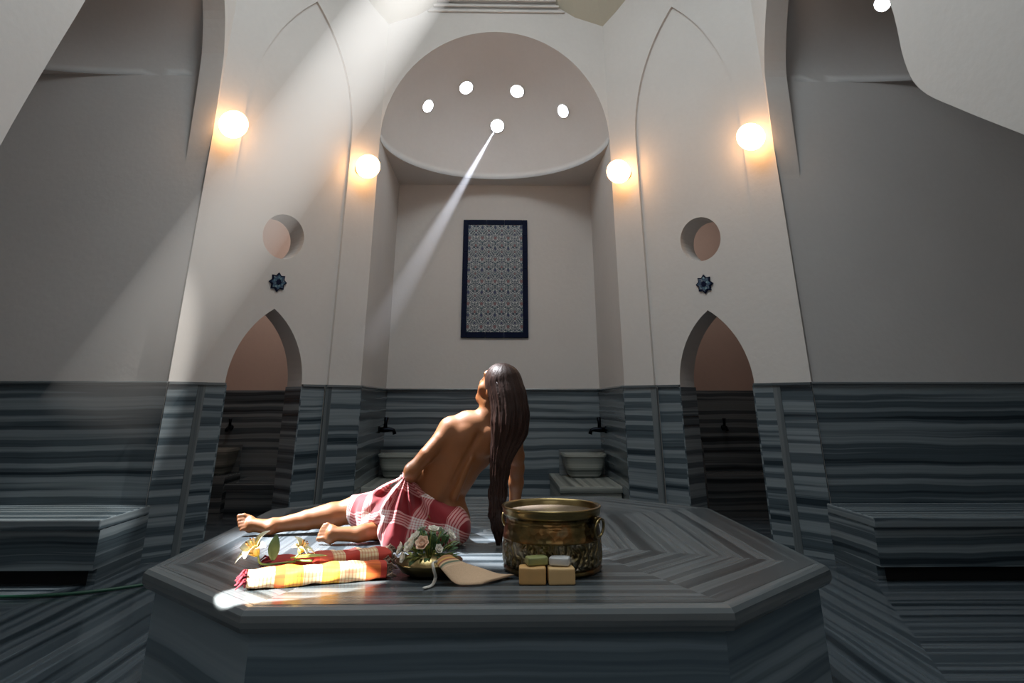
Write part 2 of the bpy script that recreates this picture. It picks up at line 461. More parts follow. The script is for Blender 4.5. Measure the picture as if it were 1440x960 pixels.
for s, ar, side, X, nx in (('L', archL, 'left', -W, 1), ('R', archR, 'right', W, -1)):
    top = [(4.2+a, z) for a, z in TOPC]
    outl = [(-1.6, 0), (ar[-1][0], 0)]+ar[::-1]+[(5.50, ar[0][1]), (5.50, 5.1)]+top[::-1][1:]+[(2.9, 5.3), (-1.6, 5.3)]
    bm = plate(outl, [], .2, ((X, 0, 0), (0, 1, 0), (0, 0, 1), (nx, 0, 0)))
    o = obj('wall_%s' % side, bm, M['plaster'])
    struct(o, 'grey plaster wall cut by the big arch into the %s bay' % side, 'wall')
struct(obj('wall_front', box_bm(-2.7, 2.7, -1.72, -1.6, 0, 5.5), M['plaster']), 'plain plaster wall behind the viewer', 'wall')

# --- main ceiling: pendentives rising to a ring with one round opening for the sun
loop = []
loop += [(x, YN, z) for x, z in TOPC]
loop += [tuple(pierpt('R', PW-t, z)) for t, z in TOPP[1:]]
loop += [(W, 4.2-a, z) for a, z in TOPC[1:]]
loop += [(W, 1.2, 5.3), (W, -1.6, 5.3), (-W, -1.6, 5.3), (-W, 1.2, 5.3)]
loop += [(-W, 4.2+a, z) for a, z in TOPC]
loop += [tuple(pierpt('L', t, z)) for t, z in TOPP[1:-1]]
bm = bmesh.new(); ring = []
RR, RZT = 1.75, 6.15
for x, y, z in loop:
    d = Vector((x, y-4.0)); d.normalize(); ring.append((d.x*RR, 4.0+d.y*RR, RZT))
rows = []
for k in range(7):
    t = k/6
    rows.append([bm.verts.new((a[0]*(1-t)+b[0]*t, a[1]*(1-t)+b[1]*t, a[2]*(1-math.sin(t*PI/2))+b[2]*math.sin(t*PI/2))) for a, b in zip(loop, ring)])
n = len(loop)
for a, b in zip(rows, rows[1:]):
    for i in range(n): bm.faces.new((a[i], a[(i+1) % n], b[(i+1) % n], b[i]))
HX, HY, HR = .205, 5.0, .34
b2 = plate([(x, y) for x, y, z in ring], [circle(HX, HY, HR, HR, 32)], .02, ((0, 0, RZT), (1, 0, 0), (0, 1, 0), (0, 0, -1)))
me = bpy.data.meshes.new('t'); b2.to_mesh(me); b2.free(); bm.from_mesh(me)
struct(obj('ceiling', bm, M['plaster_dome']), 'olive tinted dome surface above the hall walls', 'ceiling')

# --- marble dado of niche and bays, bays' benches
def dado(name, x0, x1, y0, y1, label, off=0, z1=ZW):
    bm = box_bm(x0, x1, y0, y1, 0, z1); auto_uv(bm, off=off); return struct(obj(name, bm, M['marble']), label, 'wall panel')
dado('trim_40', -XN+.014, XN-.014, YB-.014, YB, 'marble dado on the back wall of the central niche', .2)
dado('trim_41', -XN, -XN+.014, YN, YB, 'marble dado on the left side of the central niche', 2.2)
dado('trim_42', XN-.014, XN, YN, YB, 'marble dado on the right side of the central niche', 3.2)
dado('trim_43', -W-3.2, -W-.0, 5.447, 5.461, 'marble dado on the rear wall of the left bay', 4.1)
dado('trim_44', W, W+3.2, 5.447, 5.461, 'marble dado on the rear wall of the right bay', 6.3)
dado('trim_45', -W-3.2, -W-3.186, 2.95, 5.447, 'marble dado on the end wall of the left bay', 7.7)
dado('trim_46', W+3.186, W+3.2, 2.95, 5.447, 'marble dado on the end wall of the right bay', 8.9)
for k, (x0, x1, y0, y1, l) in enumerate(((-XN, XN, YB-.035, YB, 'back wall of the central niche'), (-XN, -XN+.035, YN, YB-.035, 'left side of the central niche'), (XN-.035, XN, YN, YB-.035, 'right side of the central niche'),
                                         (-W-3.2, -W, 5.43, 5.461, 'rear wall of the left bay'), (W, W+3.2, 5.43, 5.461, 'rear wall of the right bay'))):
    bm = box_bm(x0, x1, y0, y1, ZW, ZW+.02, .006, 2); auto_uv(bm)
    struct(obj('trim_%d' % (50+k), bm, M['marble_edge']), 'thin ledge on the dado, '+l, 'trim')

def bench(sx, label):
    e = empty('marble_bench', (sx*3.4, 5.1, 0), label, 'bench', 'marble wall benches of the side bays')
    x0, x1 = sorted((sx*2.44, sx*5.64)); x0 -= sx*3.4; x1 -= sx*3.4
    bm = box_bm(x0, x1, 4.80-5.1, 5.445-5.1, .30, .36, .008, 2); auto_uv(bm, off=1.1*sx); obj('seat', bm, M['marble'], e)
    bm = box_bm(x0+(.0 if sx > 0 else 0), x1, 4.815-5.1, 5.445-5.1, .085, .30); auto_uv(bm, off=2.3*sx); obj('riser', bm, M['marble'], e)
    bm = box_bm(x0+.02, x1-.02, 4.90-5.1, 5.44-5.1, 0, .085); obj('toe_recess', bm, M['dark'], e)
    xe = sx*2.44-sx*3.4
    bm = box_bm(min(xe, xe+sx*.05), max(xe, xe+sx*.05), 4.87-5.1, 5.445-5.1, 0, .085); auto_uv(bm); obj('end_panel', bm, M['marble'], e)
bench(-1, 'long striped marble bench along the left bay wall')
bench(1, 'long striped marble bench along the right bay wall')

# --- side chambers behind the diagonal walls
for s, side, sx in (('L', 'left', -1), ('R', 'right', 1)):
    def cb(name, x0, x1, y0, y1, z0, z1, m, label, cat, off=0, bev=0):
        a, b = sorted((sx*x0, sx*x1)); bm = box_bm(a, b, y0, y1, z0, z1, bev)
        if 'marble' in m: auto_uv(bm, off=off)
        return struct(obj(name, bm, M[m]), label, cat)
    cb('wall_%s_chamber_back' % side, 1.34, 4.2, 8.2, 8.3, 0, 3.3, 'plaster_pink', 'pinkish back wall of the %s side chamber' % side, 'wall')
    cb('wall_%s_chamber_inner' % side, 1.345, 1.42, 6.85, 8.2, 0, 3.3, 'plaster_pink', 'pinkish inner wall of the %s side chamber' % side, 'wall')
    cb('wall_%s_chamber_outer' % side, 4.1, 4.2, 5.6, 8.2, 0, 3.3, 'plaster_pink', 'pinkish outer wall of the %s side chamber' % side, 'wall')
    cb('wall_%s_chamber_near' % side, 2.72, 4.2, 5.565, 5.66, 0, 3.3, 'plaster_pink', 'pinkish near wall of the %s side chamber' % side, 'wall')
    bmc = bmesh.new()
    pts = [(1.36, 6.82), (2.72, 5.66), (4.2, 5.6), (4.2, 8.3), (1.36, 8.3)]
    bmc = plate([(sx*a, b) for a, b in pts], [], .08, ((0, 0, 3.3), (1, 0, 0), (0, 1, 0), (0, 0, -1)))
    struct(obj('ceiling_%s_chamber' % side, bmc, M['plaster_pink']), 'flat ceiling of the %s side chamber' % side, 'ceiling')
    k = 60 if s == 'L' else 64
    cb('trim_%d' % k, 1.42, 4.1, 8.186, 8.2, 0, ZW, 'marble', 'dark marble dado at the back of the %s side chamber' % side, 'wall panel', 5.5)
    cb('trim_%d' % (k+1), 1.42, 1.434, 6.85, 8.186, 0, ZW, 'marble', 'dark marble dado on the inner wall of the %s side chamber' % side, 'wall panel', 2.5)

# chamber fittings
def faucet(base, direction, label, group=None, scale=1.0):
    """wall tap: flange and body along `direction`, upright lever, short down spout"""
    e = empty('wall_faucet', base, label, 'faucet', group, rz=math.atan2(direction[1], direction[0]))
    s = scale
    bm = tube([(0, 0, 0), (.012*s, 0, 0)], .028*s, 16); obj('flange', bm, M['black_metal'], e, True)
    bm = tube([(.01*s, 0, 0), (.05*s, 0, 0), (.10*s, 0, .0), (.125*s, 0, -.006), (.135*s, 0, -.035*s)], [.020*s, .022*s, .017*s, .015*s, .017*s], 12); obj('spout', bm, M['black_metal'], e, True)
    bm = tube([(.055*s, 0, .01), (.055*s, 0, .05*s), (.06*s, 0, .095*s)], [.017*s, .014*s, .020*s], 10); obj('lever', bm, M['black_metal'], e, True)
    return e
def basin(loc, w, d, h, label, group=None, rz=0):
    """half-round tapering marble basin with a flat rim, a hollow, and a squared back plate"""
    e = empty('marble_basin', loc, label, 'basin', group, rz)
    def ring(sc, z, inner=0):
        pts = []
        for i in range(33):
            a = PI+PI*i/32
            ca, sa = math.cos(a), math.sin(a)
            ex = .55
            x = math.copysign(abs(ca)**ex, ca)*w/2*sc; y = math.copysign(abs(sa)**ex, sa)*d*.55*sc+d*.05
            pts.append((x, y, z))
        pts += [(w/2*sc, d*.5-(inner), z), (-w/2*sc, d*.5-inner, z)]
        return pts
    prof = [(.62, 0, 0), (.72, .02, 0), (.84, h*.35, 0), (.93, h*.7, 0), (.955, h*.88, 0), (1., h*.9, 0), (1., h, 0), (.88, h, .03), (.84, h*.9, .035), (.7, h*.5, .06), (.5, h*.35, .09)]
    bm = bmesh.new(); R = [[bm.verts.new(p) for p in ring(*a)] for a in prof]; n = len(R[0])
    for a, b in zip(R, R[1:]):
        for i in range(n): bm.faces.new((a[i], a[(i+1) % n], b[(i+1) % n], b[i]))
    bm.faces.new(R[0][::-1]); bm.faces.new(R[-1]); auto_uv(bm)
    obj('bowl', bm, M['marble_basin'], e)
    bm = box_bm(-w/2-.02, w/2+.02, d*.5-.0, d*.5+.02, 0, h+.03, .005); auto_uv(bm); obj('back_plate', bm, M['marble_edge'], e)
    return e
for sx, side in ((-1, 'left'), (1, 'right')):
    # plinth platform in the niche corner
    a, b = sorted((sx*.63, sx*(XN-.016)))
    bm = bmesh.new(); box_bm(a, b, 6.98, YB-.016, .255, .31, .006, 2, bm); box_bm(a+.01, b-.01, 7.0, YB-.02, 0, .255, 0, 2, bm); auto_uv(bm, 1, off=.5*sx)
    pl = obj('marble_platform', bm, M['marble_basin' if True else 'marble']); tag(pl, 'low pale marble platform carrying the %s basin in the central niche' % side, 'platform')
    basin((sx*.975, 7.83, .31), .46, .36, .225, 'fluted pale marble basin on the %s platform of the central niche' % side)
    y = 7.82
    faucet((sx*(XN-.014), y, .77), (-sx, 0), 'black tap on the %s side wall of the central niche' % side, scale=1.3)
# left chamber: bench, basin and tap; right chamber: partition and bench
def cbench(x0, x1, y0, y1, h, label):
    a, b = sorted((x0, x1)); bm = bmesh.new(); box_bm(a, b, y0, y1, h-.05, h, .006, 2, bm); box_bm(a+.02, b-.02, y0+.03, y1, 0, h-.05, 0, 2, bm); auto_uv(bm, off=x0)
    return tag(obj('marble_bench', bm, M['marble']), label, 'bench')
cbench(-1.45, -2.62, 7.35, 8.17, .30, 'low dark marble bench seen through the left pointed doorway')
cbench(1.75, 3.6, 7.75, 8.17, .34, 'low dark marble bench seen through the right pointed doorway')
basin((-3.0, 7.95, .33), .44, .34, .25, 'small basin glimpsed at the left edge of the left doorway')
bm = box_bm(-3.25, -2.75, 7.7, 8.17, 0, .33, .006); auto_uv(bm, off=.3); tag(obj('marble_platform', bm, M['marble']), 'dark marble block under the basin beyond the left doorway', 'platform')
faucet((-2.93, 8.186, .78), (0, -1), 'black tap on the back wall beyond the left doorway')
faucet((2.62, 8.186, .78), (0, -1), 'black tap on the back wall beyond the right doorway')
bm = plate([(7.25, 0), (7.62, 0), (7.62, .62), (7.58, .69), (7.5, .72), (7.37, .72), (7.29, .69), (7.25, .62)], [], .05, ((2.1, 0, 0), (0, 1, 0), (0, 0, 1), (1, 0, 0))); auto_uv(bm, off=.2)
tag(obj('marble_partition', bm, M['marble_edge']), 'upright round-topped marble partition inside the right doorway', 'partition')

# star tiles on the diagonal walls
def star_pts(r0, r1, n=8, ph=0):
    return [((r0 if i % 2 == 0 else r1)*math.cos(PI*i/n+ph), (r0 if i % 2 == 0 else r1)*math.sin(PI*i/n+ph)) for i in range(2*n)]
m, nt, b = new_mat('tile_star'); M['tile_star'] = m
tc_ = N(nt, 'ShaderNodeTexCoord'); vo = N(nt, 'ShaderNodeTexVoronoi', inp={'Scale': 28}); nt.links.new(tc_.outputs['Object'], vo.inputs['Vector'])
r = ramp(nt, [(.0, (.3, .42, .44)), (.35, (.06, .13, .18)), (.6, (.03, .06, .12)), (1, (.25, .33, .33))]); nt.links.new(vo.outputs[0], r.inputs[0]); nt.links.new(r.outputs[0], b.inputs['Base Color']); b.inputs['Roughness'].default_value = .25
M['navy'] = plain('navy_glaze', (.002, .006, .026), .6, var=.3, scale=12)
M['navy'].node_tree.nodes['Principled BSDF'].inputs['Specular IOR Level'].default_value = .12
M['teal'] = plain('teal_glaze', (.05, .14, .17), .25, var=.3)
for s, side in (('L', 'left'), ('R', 'right')):
    tc = .795 if s == 'L' else .82
    fr = FL[s]; p = pierpt(s, tc, 2.035, -.03)
    e = empty('star_tile', p, 'small blue green eight pointed star tile between round opening and doorway, %s diagonal wall' % side, 'tile')
    bm = plate(star_pts(.085, .062), [], .015, ((Vector(fr[3])*.016), fr[1], fr[2], fr[3])); obj('border', bm, M['navy'], e)
    bm = plate(star_pts(.068, .050), [], .006, ((Vector(fr[3])*.021), fr[1], fr[2], fr[3])); obj('field', bm, M['tile_star'], e)
    bm = plate(star_pts(.03, .02), [], .004, ((Vector(fr[3])*.025), fr[1], fr[2], fr[3])); obj('centre', bm, M['navy'], e)

# tiled panel on the back wall of the niche
m, nt, b = new_mat('iznik_field'); M['iznik'] = m
tc_ = N(nt, 'ShaderNodeTexCoord'); sp = N(nt, 'ShaderNodeSeparateXYZ'); nt.links.new(tc_.outputs['Object'], sp.inputs[0])
PX, PZ = .1625, .27
ux = math_(nt, 'DIVIDE', sp.outputs[0], PX); uz = math_(nt, 'DIVIDE', sp.outputs[2], PZ)
fx = math_(nt, 'ABSOLUTE', math_(nt, 'SUBTRACT', math_(nt, 'FRACT', ux), .5)); fz = math_(nt, 'ABSOLUTE', math_(nt, 'SUBTRACT', math_(nt, 'FRACT', uz), .5))
# mirrored curling vines: several periodic fields thresholded
sx_ = lambda k, ph=0: math_(nt, 'SINE', math_(nt, 'ADD', math_(nt, 'MULTIPLY', ux, 2*PI*k), ph))
cx_ = lambda k, ph=0: math_(nt, 'COSINE', math_(nt, 'ADD', math_(nt, 'MULTIPLY', ux, 2*PI*k), ph))
cz_ = lambda k, ph=0: math_(nt, 'COSINE', math_(nt, 'ADD', math_(nt, 'MULTIPLY', uz, 2*PI*k), ph))
f1 = math_(nt, 'ADD', math_(nt, 'MULTIPLY', cx_(1), cz_(1)), math_(nt, 'MULTIPLY', cx_(2), cz_(3, .6)))
f2 = math_(nt, 'ADD', math_(nt, 'MULTIPLY', cx_(3), cz_(2, 1.1)), math_(nt, 'MULTIPLY', cx_(1), cz_(4, 2.)))
fv = math_(nt, 'ADD', math_(nt, 'MULTIPLY', f1, 1.6), math_(nt, 'MULTIPLY', f2, 1.3))
l1 = math_(nt, 'GREATER_THAN', math_(nt, 'SINE', math_(nt, 'MULTIPLY', fv, 4.2)), .25)
l2 = math_(nt, 'GREATER_THAN', math_(nt, 'SINE', math_(nt, 'MULTIPLY', f2, 5.0)), .72)
l3 = math_(nt, 'GREATER_THAN', f1, 1.25)
l4 = math_(nt, 'LESS_THAN', f1, -1.1)
c = mixc(nt, l1, (.016, .03, .055), (.52, .54, .54))
c = mixc(nt, l2, c, (.05, .11, .13)); c = mixc(nt, l4, c, (.17, .09, .10)); c = mixc(nt, l3, c, (.02, .03, .09))
nt.links.new(c, b.inputs['Base Color']); b.inputs['Roughness'].default_value = .45
e = empty('tile_panel', (.012, YB-.001, 1.757), 'tall framed panel of patterned blue and white tiles on the niche back wall', 'tile panel')
bm = box_bm(-.34, .34, -.022, 0, .065, 1.375); obj('tiled_field', bm, M['iznik'], e)
for x0, x1, z0, z1, nm in ((-.405, -.34, 0, 1.44, 'left'), (.34, .405, 0, 1.44, 'right'), (-.34, .34, 0, .065, 'bottom'), (-.34, .34, 1.375, 1.44, 'top')):
    bm = bmesh.new()
    L = (z1-z0) if x1-x0 < .1 else (x1-x0); k = max(2, round(L/.2))
    for i in range(k):
        if x1-x0 < .1: box_bm(x0, x1, -.03, 0, z0+L*i/k+.001, z0+L*(i+1)/k-.001, .003, 1, bm)
        else: box_bm(x0+L*i/k+.001, x0+L*(i+1)/k-.001, -.03, 0, z0, z1, .003, 1, bm)
    obj('border_strip', bm, M['navy'], e)

# ================================================================== OCULI and LAMPS
def oculus(idx, p, nrm, r, label):
    nrm = Vector(nrm).normalized(); q = nrm.to_track_quat('Z', 'Y').to_matrix().to_4x4(); T = Matrix.Translation(Vector(p)+nrm*.006) @ q
    bm = lathe([(0, .004), (r*.95, .002), (r, -.02), (0, -.02)], 32); bmesh.ops.transform(bm, matrix=T, verts=bm.verts)
    o = obj('window_%d' % idx, bm, M['daylight'], None, True)
    struct(o, label, 'skylight')
    bm = lathe([(r, .006), (r*1.12, .006), (r*1.16, -.012), (r, -.012), (r, .006)], 32); bmesh.ops.transform(bm, matrix=T, verts=bm.verts)
    obj('window_frame', bm, M['plaster'], o, True)
DC = Vector((0, YN, ZS)); DR = Vector((XN, RZ, RZ))
OC = [((-.369, 7.459, 4.679), .085, 'upper left'), ((.271, 7.52, 4.666), .085, 'upper right'), ((-.825, 7.373, 4.383), .078, 'far left'), ((.831, 7.401, 4.346), .082, 'far right'), ((.025, 7.842, 4.325), .085, 'lowest central')]
for i, (p, r_, l) in enumerate(OC):
    d = Vector(p)-DC; nr = -Vector((d.x/DR.x**2, d.y/DR.y**2, d.z/DR.z**2))
    oculus(i+1, p, nr, r_, 'small round glowing skylight, %s of five in the niche half dome' % l)
cR = Vector((W+.75, 4.2, ZSS)); rR = Vector((2.3, 1.262, 1.15))
# point of the right bay dome seen at the top edge
ray_o = Vector((.0072, 0, 1.04)); ray_d = (Vector((3.2, 4.635, 4.111))-ray_o).normalized()
oo = Vector([(ray_o[i]-cR[i])/rR[i] for i in range(3)]); dd = Vector([ray_d[i]/rR[i] for i in range(3)])
A_, B_, C_ = dd.dot(dd), 2*oo.dot(dd), oo.dot(oo)-1
disc = max(0, B_*B_-4*A_*C_); t_ = (-B_+disc**.5)/2/A_; p = ray_o+ray_d*t_; dl = p-cR
if dl.x < 0: nr = -Vector((0, dl.y, dl.z))
else: nr = -Vector((dl.x/rR.x**2, dl.y/rR.y**2, dl.z/rR.z**2))
print('right oculus', p, disc)
oculus(6, p, nr, .075, 'round glowing skylight in the vault of the right bay')

def lamp(s, t, z, label):
    e = empty('globe_wall_lamp', pierpt(s, t, z), label, 'wall lamp', 'white globe lamps on the diagonal walls')
    Nn = Vector(FL[s][3]); q = Nn.to_track_quat('Z', 'Y').to_matrix().to_4x4()
    bm = lathe([(0, .03), (.05, .03), (.058, .02), (.06, 0), (0, 0)], 24); bmesh.ops.transform(bm, matrix=q, verts=bm.verts); obj('wall_mount', bm, M['brass_lamp'], e, True)
    bm = bmesh.new(); bmesh.ops.create_uvsphere(bm, u_segments=32, v_segments=20, radius=.122); bmesh.ops.translate(bm, vec=Nn*.142, verts=bm.verts)
    obj('globe', bm, M['globe'], e, True)
lamp('L', .108, 3.302, 'lit white globe lamp, leftmost, at the outer edge of the left diagonal wall')
lamp('L', 1.525, 3.269, 'lit white globe lamp beside the left edge of the central niche')
lamp('R', 1.555, 3.242, 'lit white globe lamp beside the right edge of the central niche')
lamp('R', .135, 3.233, 'lit white globe lamp, rightmost, at the outer edge of the right diagonal wall')

# ================================================================== SLAB
SB, SY0, SCH, SH = 1.335, 2.452, .572, .45
def octo(b, y0, y1, c): return [(-b+c, y0), (b-c, y0), (b, y0+c), (b, y1-c), (b-c, y1), (-b+c, y1), (-b, y1-c), (-b, y0+c)]
def inset_oct(d):   # parallel inset by d
    c = SCH-d*(2-S2); return octo(SB-d, SY0+d, SY0+2*SB-d, c)
slab = empty('octagonal_marble_slab', (0, SY0+SB, 0), 'large raised octagonal striped marble slab in the middle of the floor', 'stone platform')
def octoloft(rings, name, mat, top=False, off=0., chev=False):
    bm = bmesh.new(); uv = bm.loops.layers.uv.new('UVMap'); R = []
    O = Vector((0, -(SY0+SB), 0))
    for d, z in rings: R.append([bm.verts.new(Vector((x, y, z))+O) for x, y in inset_oct(d)])
    for (a, ra), (b_, rb) in zip(zip(R, rings), list(zip(R, rings))[1:]):
        for i in range(8):
            j = (i+1) % 8; f = bm.faces.new((a[i], a[j], b_[j], b_[i]))
            e = (a[j].co-a[i].co).normalized()
            for l in f.loops:
                isA = l.vert in (a[i], a[j]); rr = ra if isA else rb
                l[uv].uv = (l.vert.co.dot(e)+i*1.7, (rr[0]-rr[1] if not top else rr[0])+off+i*(.0 if top else .63))
    f = bm.faces.new(R[-1])
    if not top: bm.faces.new(R[0][::-1])
    return obj(name, bm, M[mat], slab)
octoloft([(.05, .0), (.05, SH-.07)], 'base', 'marble_base')
octoloft([(.04, SH-.07), (.012, SH-.066), (.002, SH-.05), (0, SH-.035), (.003, SH-.018), (.014, SH-.006), (.03, SH-.001), (.05, SH)], 'cap_edge', 'marble_edge')
# top: mitred rings
bm = bmesh.new(); uv = bm.loops.layers.uv.new('UVMap'); O = Vector((0, -(SY0+SB), 0))
ds = [.05, .35, .7, .95]
rings = [[bm.verts.new(Vector((x, y, SH+.0008))+O) for x, y in inset_oct(d)] for d in ds]
cen = bm.verts.new((0, 0, SH+.0008))
for q, (a, b_) in enumerate(zip(rings, rings[1:]+[None])):
    for i in range(8):
        j = (i+1) % 8; e = (a[j].co-a[i].co).normalized()
        f = bm.faces.new((a[i], a[j], b_[j], b_[i])) if b_ else bm.faces.new((a[i], a[j], cen))
        for l in f.loops:
            d = ds[q] if l.vert in (a[i], a[j]) else (ds[q+1] if b_ else 1.335)
            l[uv].uv = (l.vert.co.dot(e)+i*2.3, d+3*(i % 2)*.013)
obj('top', bm, M['marble_slab'], slab)

# green hose on the floor at left
M['hose'] = plain('green_hose', (.006, .06, .035), .5)
bm = tube(catmull([(-2.07, 4.9, .012), (-2.127, 4.80, .012), (-2.325, 4.66, .012), (-2.557, 4.575, .012), (-2.811, 4.55, .012), (-3.1, 4.58, .012), (-3.4, 4.66, .012), (-3.9, 4.7, .012)]), .009, 8)
tag(obj('water_hose', bm, M['hose'], None, True), 'thin dark green hose lying on the floor before the left bench', 'hose')
# ================================================================== THINGS ON THE SLAB
TOP = SH+.0012
# brass cauldron
m, nt, b = new_mat('hammered_brass'); M['brass'] = m
tc_ = N(nt, 'ShaderNodeTexCoord'); n1 = N(nt, 'ShaderNodeTexNoise', inp={'Scale': 9, 'Detail': 5}); n2 = N(nt, 'ShaderNodeTexVoronoi', inp={'Scale': 38})
for n_ in (n1, n2): nt.links.new(tc_.outputs['Object'], n_.inputs['Vector'])
r = ramp(nt, [(.3, (.045, .036, .016)), (.5, (.15, .11, .045)), (.62, (.27, .13, .045)), (.75, (.30, .27, .17))]); nt.links.new(n1.outputs[0], r.inputs[0]); nt.links.new(r.outputs[0], b.inputs['Base Color'])
b.inputs['Metallic'].default_value = 1; b.inputs['Roughness'].default_value = .3; bump(nt, b, n2.outputs[0], .5, .006)
m, nt, b = new_mat('embossed_brass'); M['brass_emb'] = m
tc_ = N(nt, 'ShaderNodeTexCoord'); n1 = N(nt, 'ShaderNodeTexNoise', inp={'Scale': 14, 'Detail': 6}); n2 = N(nt, 'ShaderNodeTexVoronoi', feature='SMOOTH_F1', inp={'Scale': 30})
w_ = N(nt, 'ShaderNodeTexWave', inp={'Scale': 14, 'Distortion': 14, 'Detail': 3})
for n_ in (n1, n2, w_): nt.links.new(tc_.outputs['Object'], n_.inputs['Vector'])
r = ramp(nt, [(.3, (.05, .04, .02)), (.5, (.22, .17, .08)), (.7, (.40, .38, .32))]); nt.links.new(n1.outputs[0], r.inputs[0]); nt.links.new(r.outputs[0], b.inputs['Base Color'])
b.inputs['Metallic'].default_value = 1; b.inputs['Roughness'].default_value = .33; bump(nt, b, math_(nt, 'ADD', n2.outputs[0], w_.outputs[0]), .9, .012)
M['brass_smooth'] = plain('brass_smooth', (.25, .19, .085), .28, 1, var=.2, scale=8, bs=.05)
m, nt, b = new_mat('water'); M['water'] = m
b.inputs['Base Color'].default_value = (.35, .28, .22, 1); b.inputs['Roughness'].default_value = .08
tc_ = N(nt, 'ShaderNodeTexCoord'); n1 = N(nt, 'ShaderNodeTexNoise', inp={'Scale': 16, 'Detail': 2}); nt.links.new(tc_.outputs['Object'], n1.inputs['Vector']); bump(nt, b, n1.outputs[0], .4, .01)

PC = (.238, 2.975)
pot = empty('brass_cauldron', (PC[0], PC[1], TOP), 'large engraved brass water cauldron with ring handles, right of the seated person', 'cauldron')
obj('base', lathe([(0, 0), (.185, 0), (.192, .004), (.196, .012), (.191, .02), (.187, .024)], 96), M['brass'], pot, True)
prof = [(.187, .022), (.196, .03), (.2, .05), (.199, .09), (.196, .125)]
obj('embossed_band', lathe(prof, 96), M['brass_emb'], pot, True)
prof = [(.196, .125), (.1985, .129), (.196, .133), (.194, .15), (.1915, .17), (.188, .182), (.184, .187), (.186, .192), (.184, .197), (.183, .203), (.187, .210), (.191, .214)]
obj('shoulder', lathe(prof, 96), M['brass'], pot, True)
prof = [(.191, .214), (.196, .218), (.199, .226), (.1985, .236), (.2, .243), (.203, .248), (.201, .253), (.195, .254), (.190, .250), (.186, .24), (.182, .21), (.18, .19), (.0, .19)]
obj('rim', lathe(prof, 96), M['brass_smooth'], pot, True)
obj('water', lathe([(0, .226), (.187, .226), (.187, .222), (0, .222)], 64), M['water'], pot, True)
for a in (-.62, PI-.62):
    c, s_ = math.cos(a), math.sin(a)
    bm = box_bm(-.014, .014, -.018, .018, .195, .222, .005, 2); bmesh.ops.transform(bm, matrix=Matrix.Rotation(a, 4, 'Z') @ Matrix.Translation((.200, 0, 0)), verts=bm.verts)
    lug = obj('lug', bm, M['brass'], pot, True)
    pts = []
    for i in range(25):
        t = 2*PI*i/24; rr = .036
        pts.append((c*(.216+.006*math.cos(t)) - s_*rr*math.sin(t), s_*(.216+.006*math.cos(t)) + c*rr*math.sin(t), .178-rr*math.cos(t)*-1+0))
    obj('ring_handle', tube(pts, .0055, 8, caps=False), M['brass_smooth'], lug, True)
pot.scale = (.965, .965, .85)
# soaps
M['soap_beige'] = plain('soap_beige', (.68, .40, .15), .55, var=.12, scale=25)
M['soap_pale'] = plain('soap_pale', (.72, .48, .22), .55, var=.1, scale=25)
M['soap_green'] = plain('soap_green', (.30, .32, .12), .5, var=.2, scale=20)
M['soap_white'] = plain('soap_white', (.62, .64, .64), .5, var=.2, scale=14)
def soap(c, size, rz, mt, label):
    x, y, z = size
    bm = box_bm(-x/2, x/2, -y/2, y/2, 0, z, .006, 3)
    bmesh.ops.subdivide_edges(bm, edges=[e for e in bm.edges if e.calc_length() > .02], cuts=4, use_grid_fill=True)
    for v in bm.verts: v.co += Vector((math.sin(v.co.y*90+z*40), math.sin(v.co.x*80), math.sin((v.co.x+v.co.y)*70)*(1 if v.co.z > .01 else 0)))*.0007
    o = obj('soap_bar', bm, M[mt], None, True, c); o.rotation_euler = (0, 0, rz); tag(o, label, 'soap', 'bars of soap before the cauldron'); return o
soap((.149, 2.750, TOP), (.094, .062, .052), -.05, 'soap_beige', 'large beige soap block, lower left of the four')
soap((.250, 2.748, TOP), (.094, .062, .050), .03, 'soap_pale', 'large pale beige soap block, lower right of the four')
soap((.165, 2.763, TOP+.0535), (.075, .045, .026), .25, 'soap_green', 'small olive green soap bar lying on the left block')
soap((.248, 2.763, TOP+.052), (.072, .045, .026), -.25, 'soap_white', 'small whitish soap bar lying on the right block')

# shallow brass bowl with flowers
bowl = empty('brass_bowl', (-.228, 2.885, TOP), 'shallow brass bowl holding the white and green bouquet', 'bowl')
obj('bowl', lathe([(0, .004), (.06, .004), (.095, .018), (.118, .038), (.121, .046), (.125, .047), (.124, .042), (.1, .014), (.066, 0), (.0, 0)], 64), M['brass_smooth'], bowl, True)
M['leaf'] = plain('leaf_green', (.10, .20, .09), .45, var=.5, scale=40); M['leaf_yellow'] = plain('leaf_yellow_green', (.36, .40, .10), .45, var=.4, scale=40)
M['stemg'] = plain('stem_green', (.12, .2, .06), .5)
M['petal_white'] = plain('petal_white', (.80, .76, .66), .5, var=.1); M['petal_peach'] = plain('petal_peach', (.85, .58, .42), .5, var=.1)
bq = empty('flower_bouquet', (-.228, 2.885, TOP+.04), 'small bouquet of white and peach blossoms with green foliage in the brass bowl', 'bouquet')
def leafbm(bm, p, d, L, wd, curl=.3, up=None):
    p = Vector(p); d = Vector(d).normalized(); up = Vector(up or (0, 0, 1)); s_ = d.cross(up)
    if s_.length < .1: s_ = Vector((1, 0, 0))
    s_.normalize(); nn = s_.cross(d).normalized(); rows = []
    for i in range(6):
        t = i/5; w_ = wd*math.sin(PI*min(.98, t*.92+.06))**.8; c0 = p+d*L*t-nn*curl*L*t*t
        rows.append([bm.verts.new(c0+s_*w_*k+nn*abs(k)*w_*.35) for k in (-1, -.5, 0, .5, 1)])
    for a, b_ in zip(rows, rows[1:]):
        for k in range(4): bm.faces.new((a[k], a[k+1], b_[k+1], b_[k]))
def thick(o, t=.0012):
    md = o.modifiers.new('thickness', 'SOLIDIFY'); md.thickness = t; return o
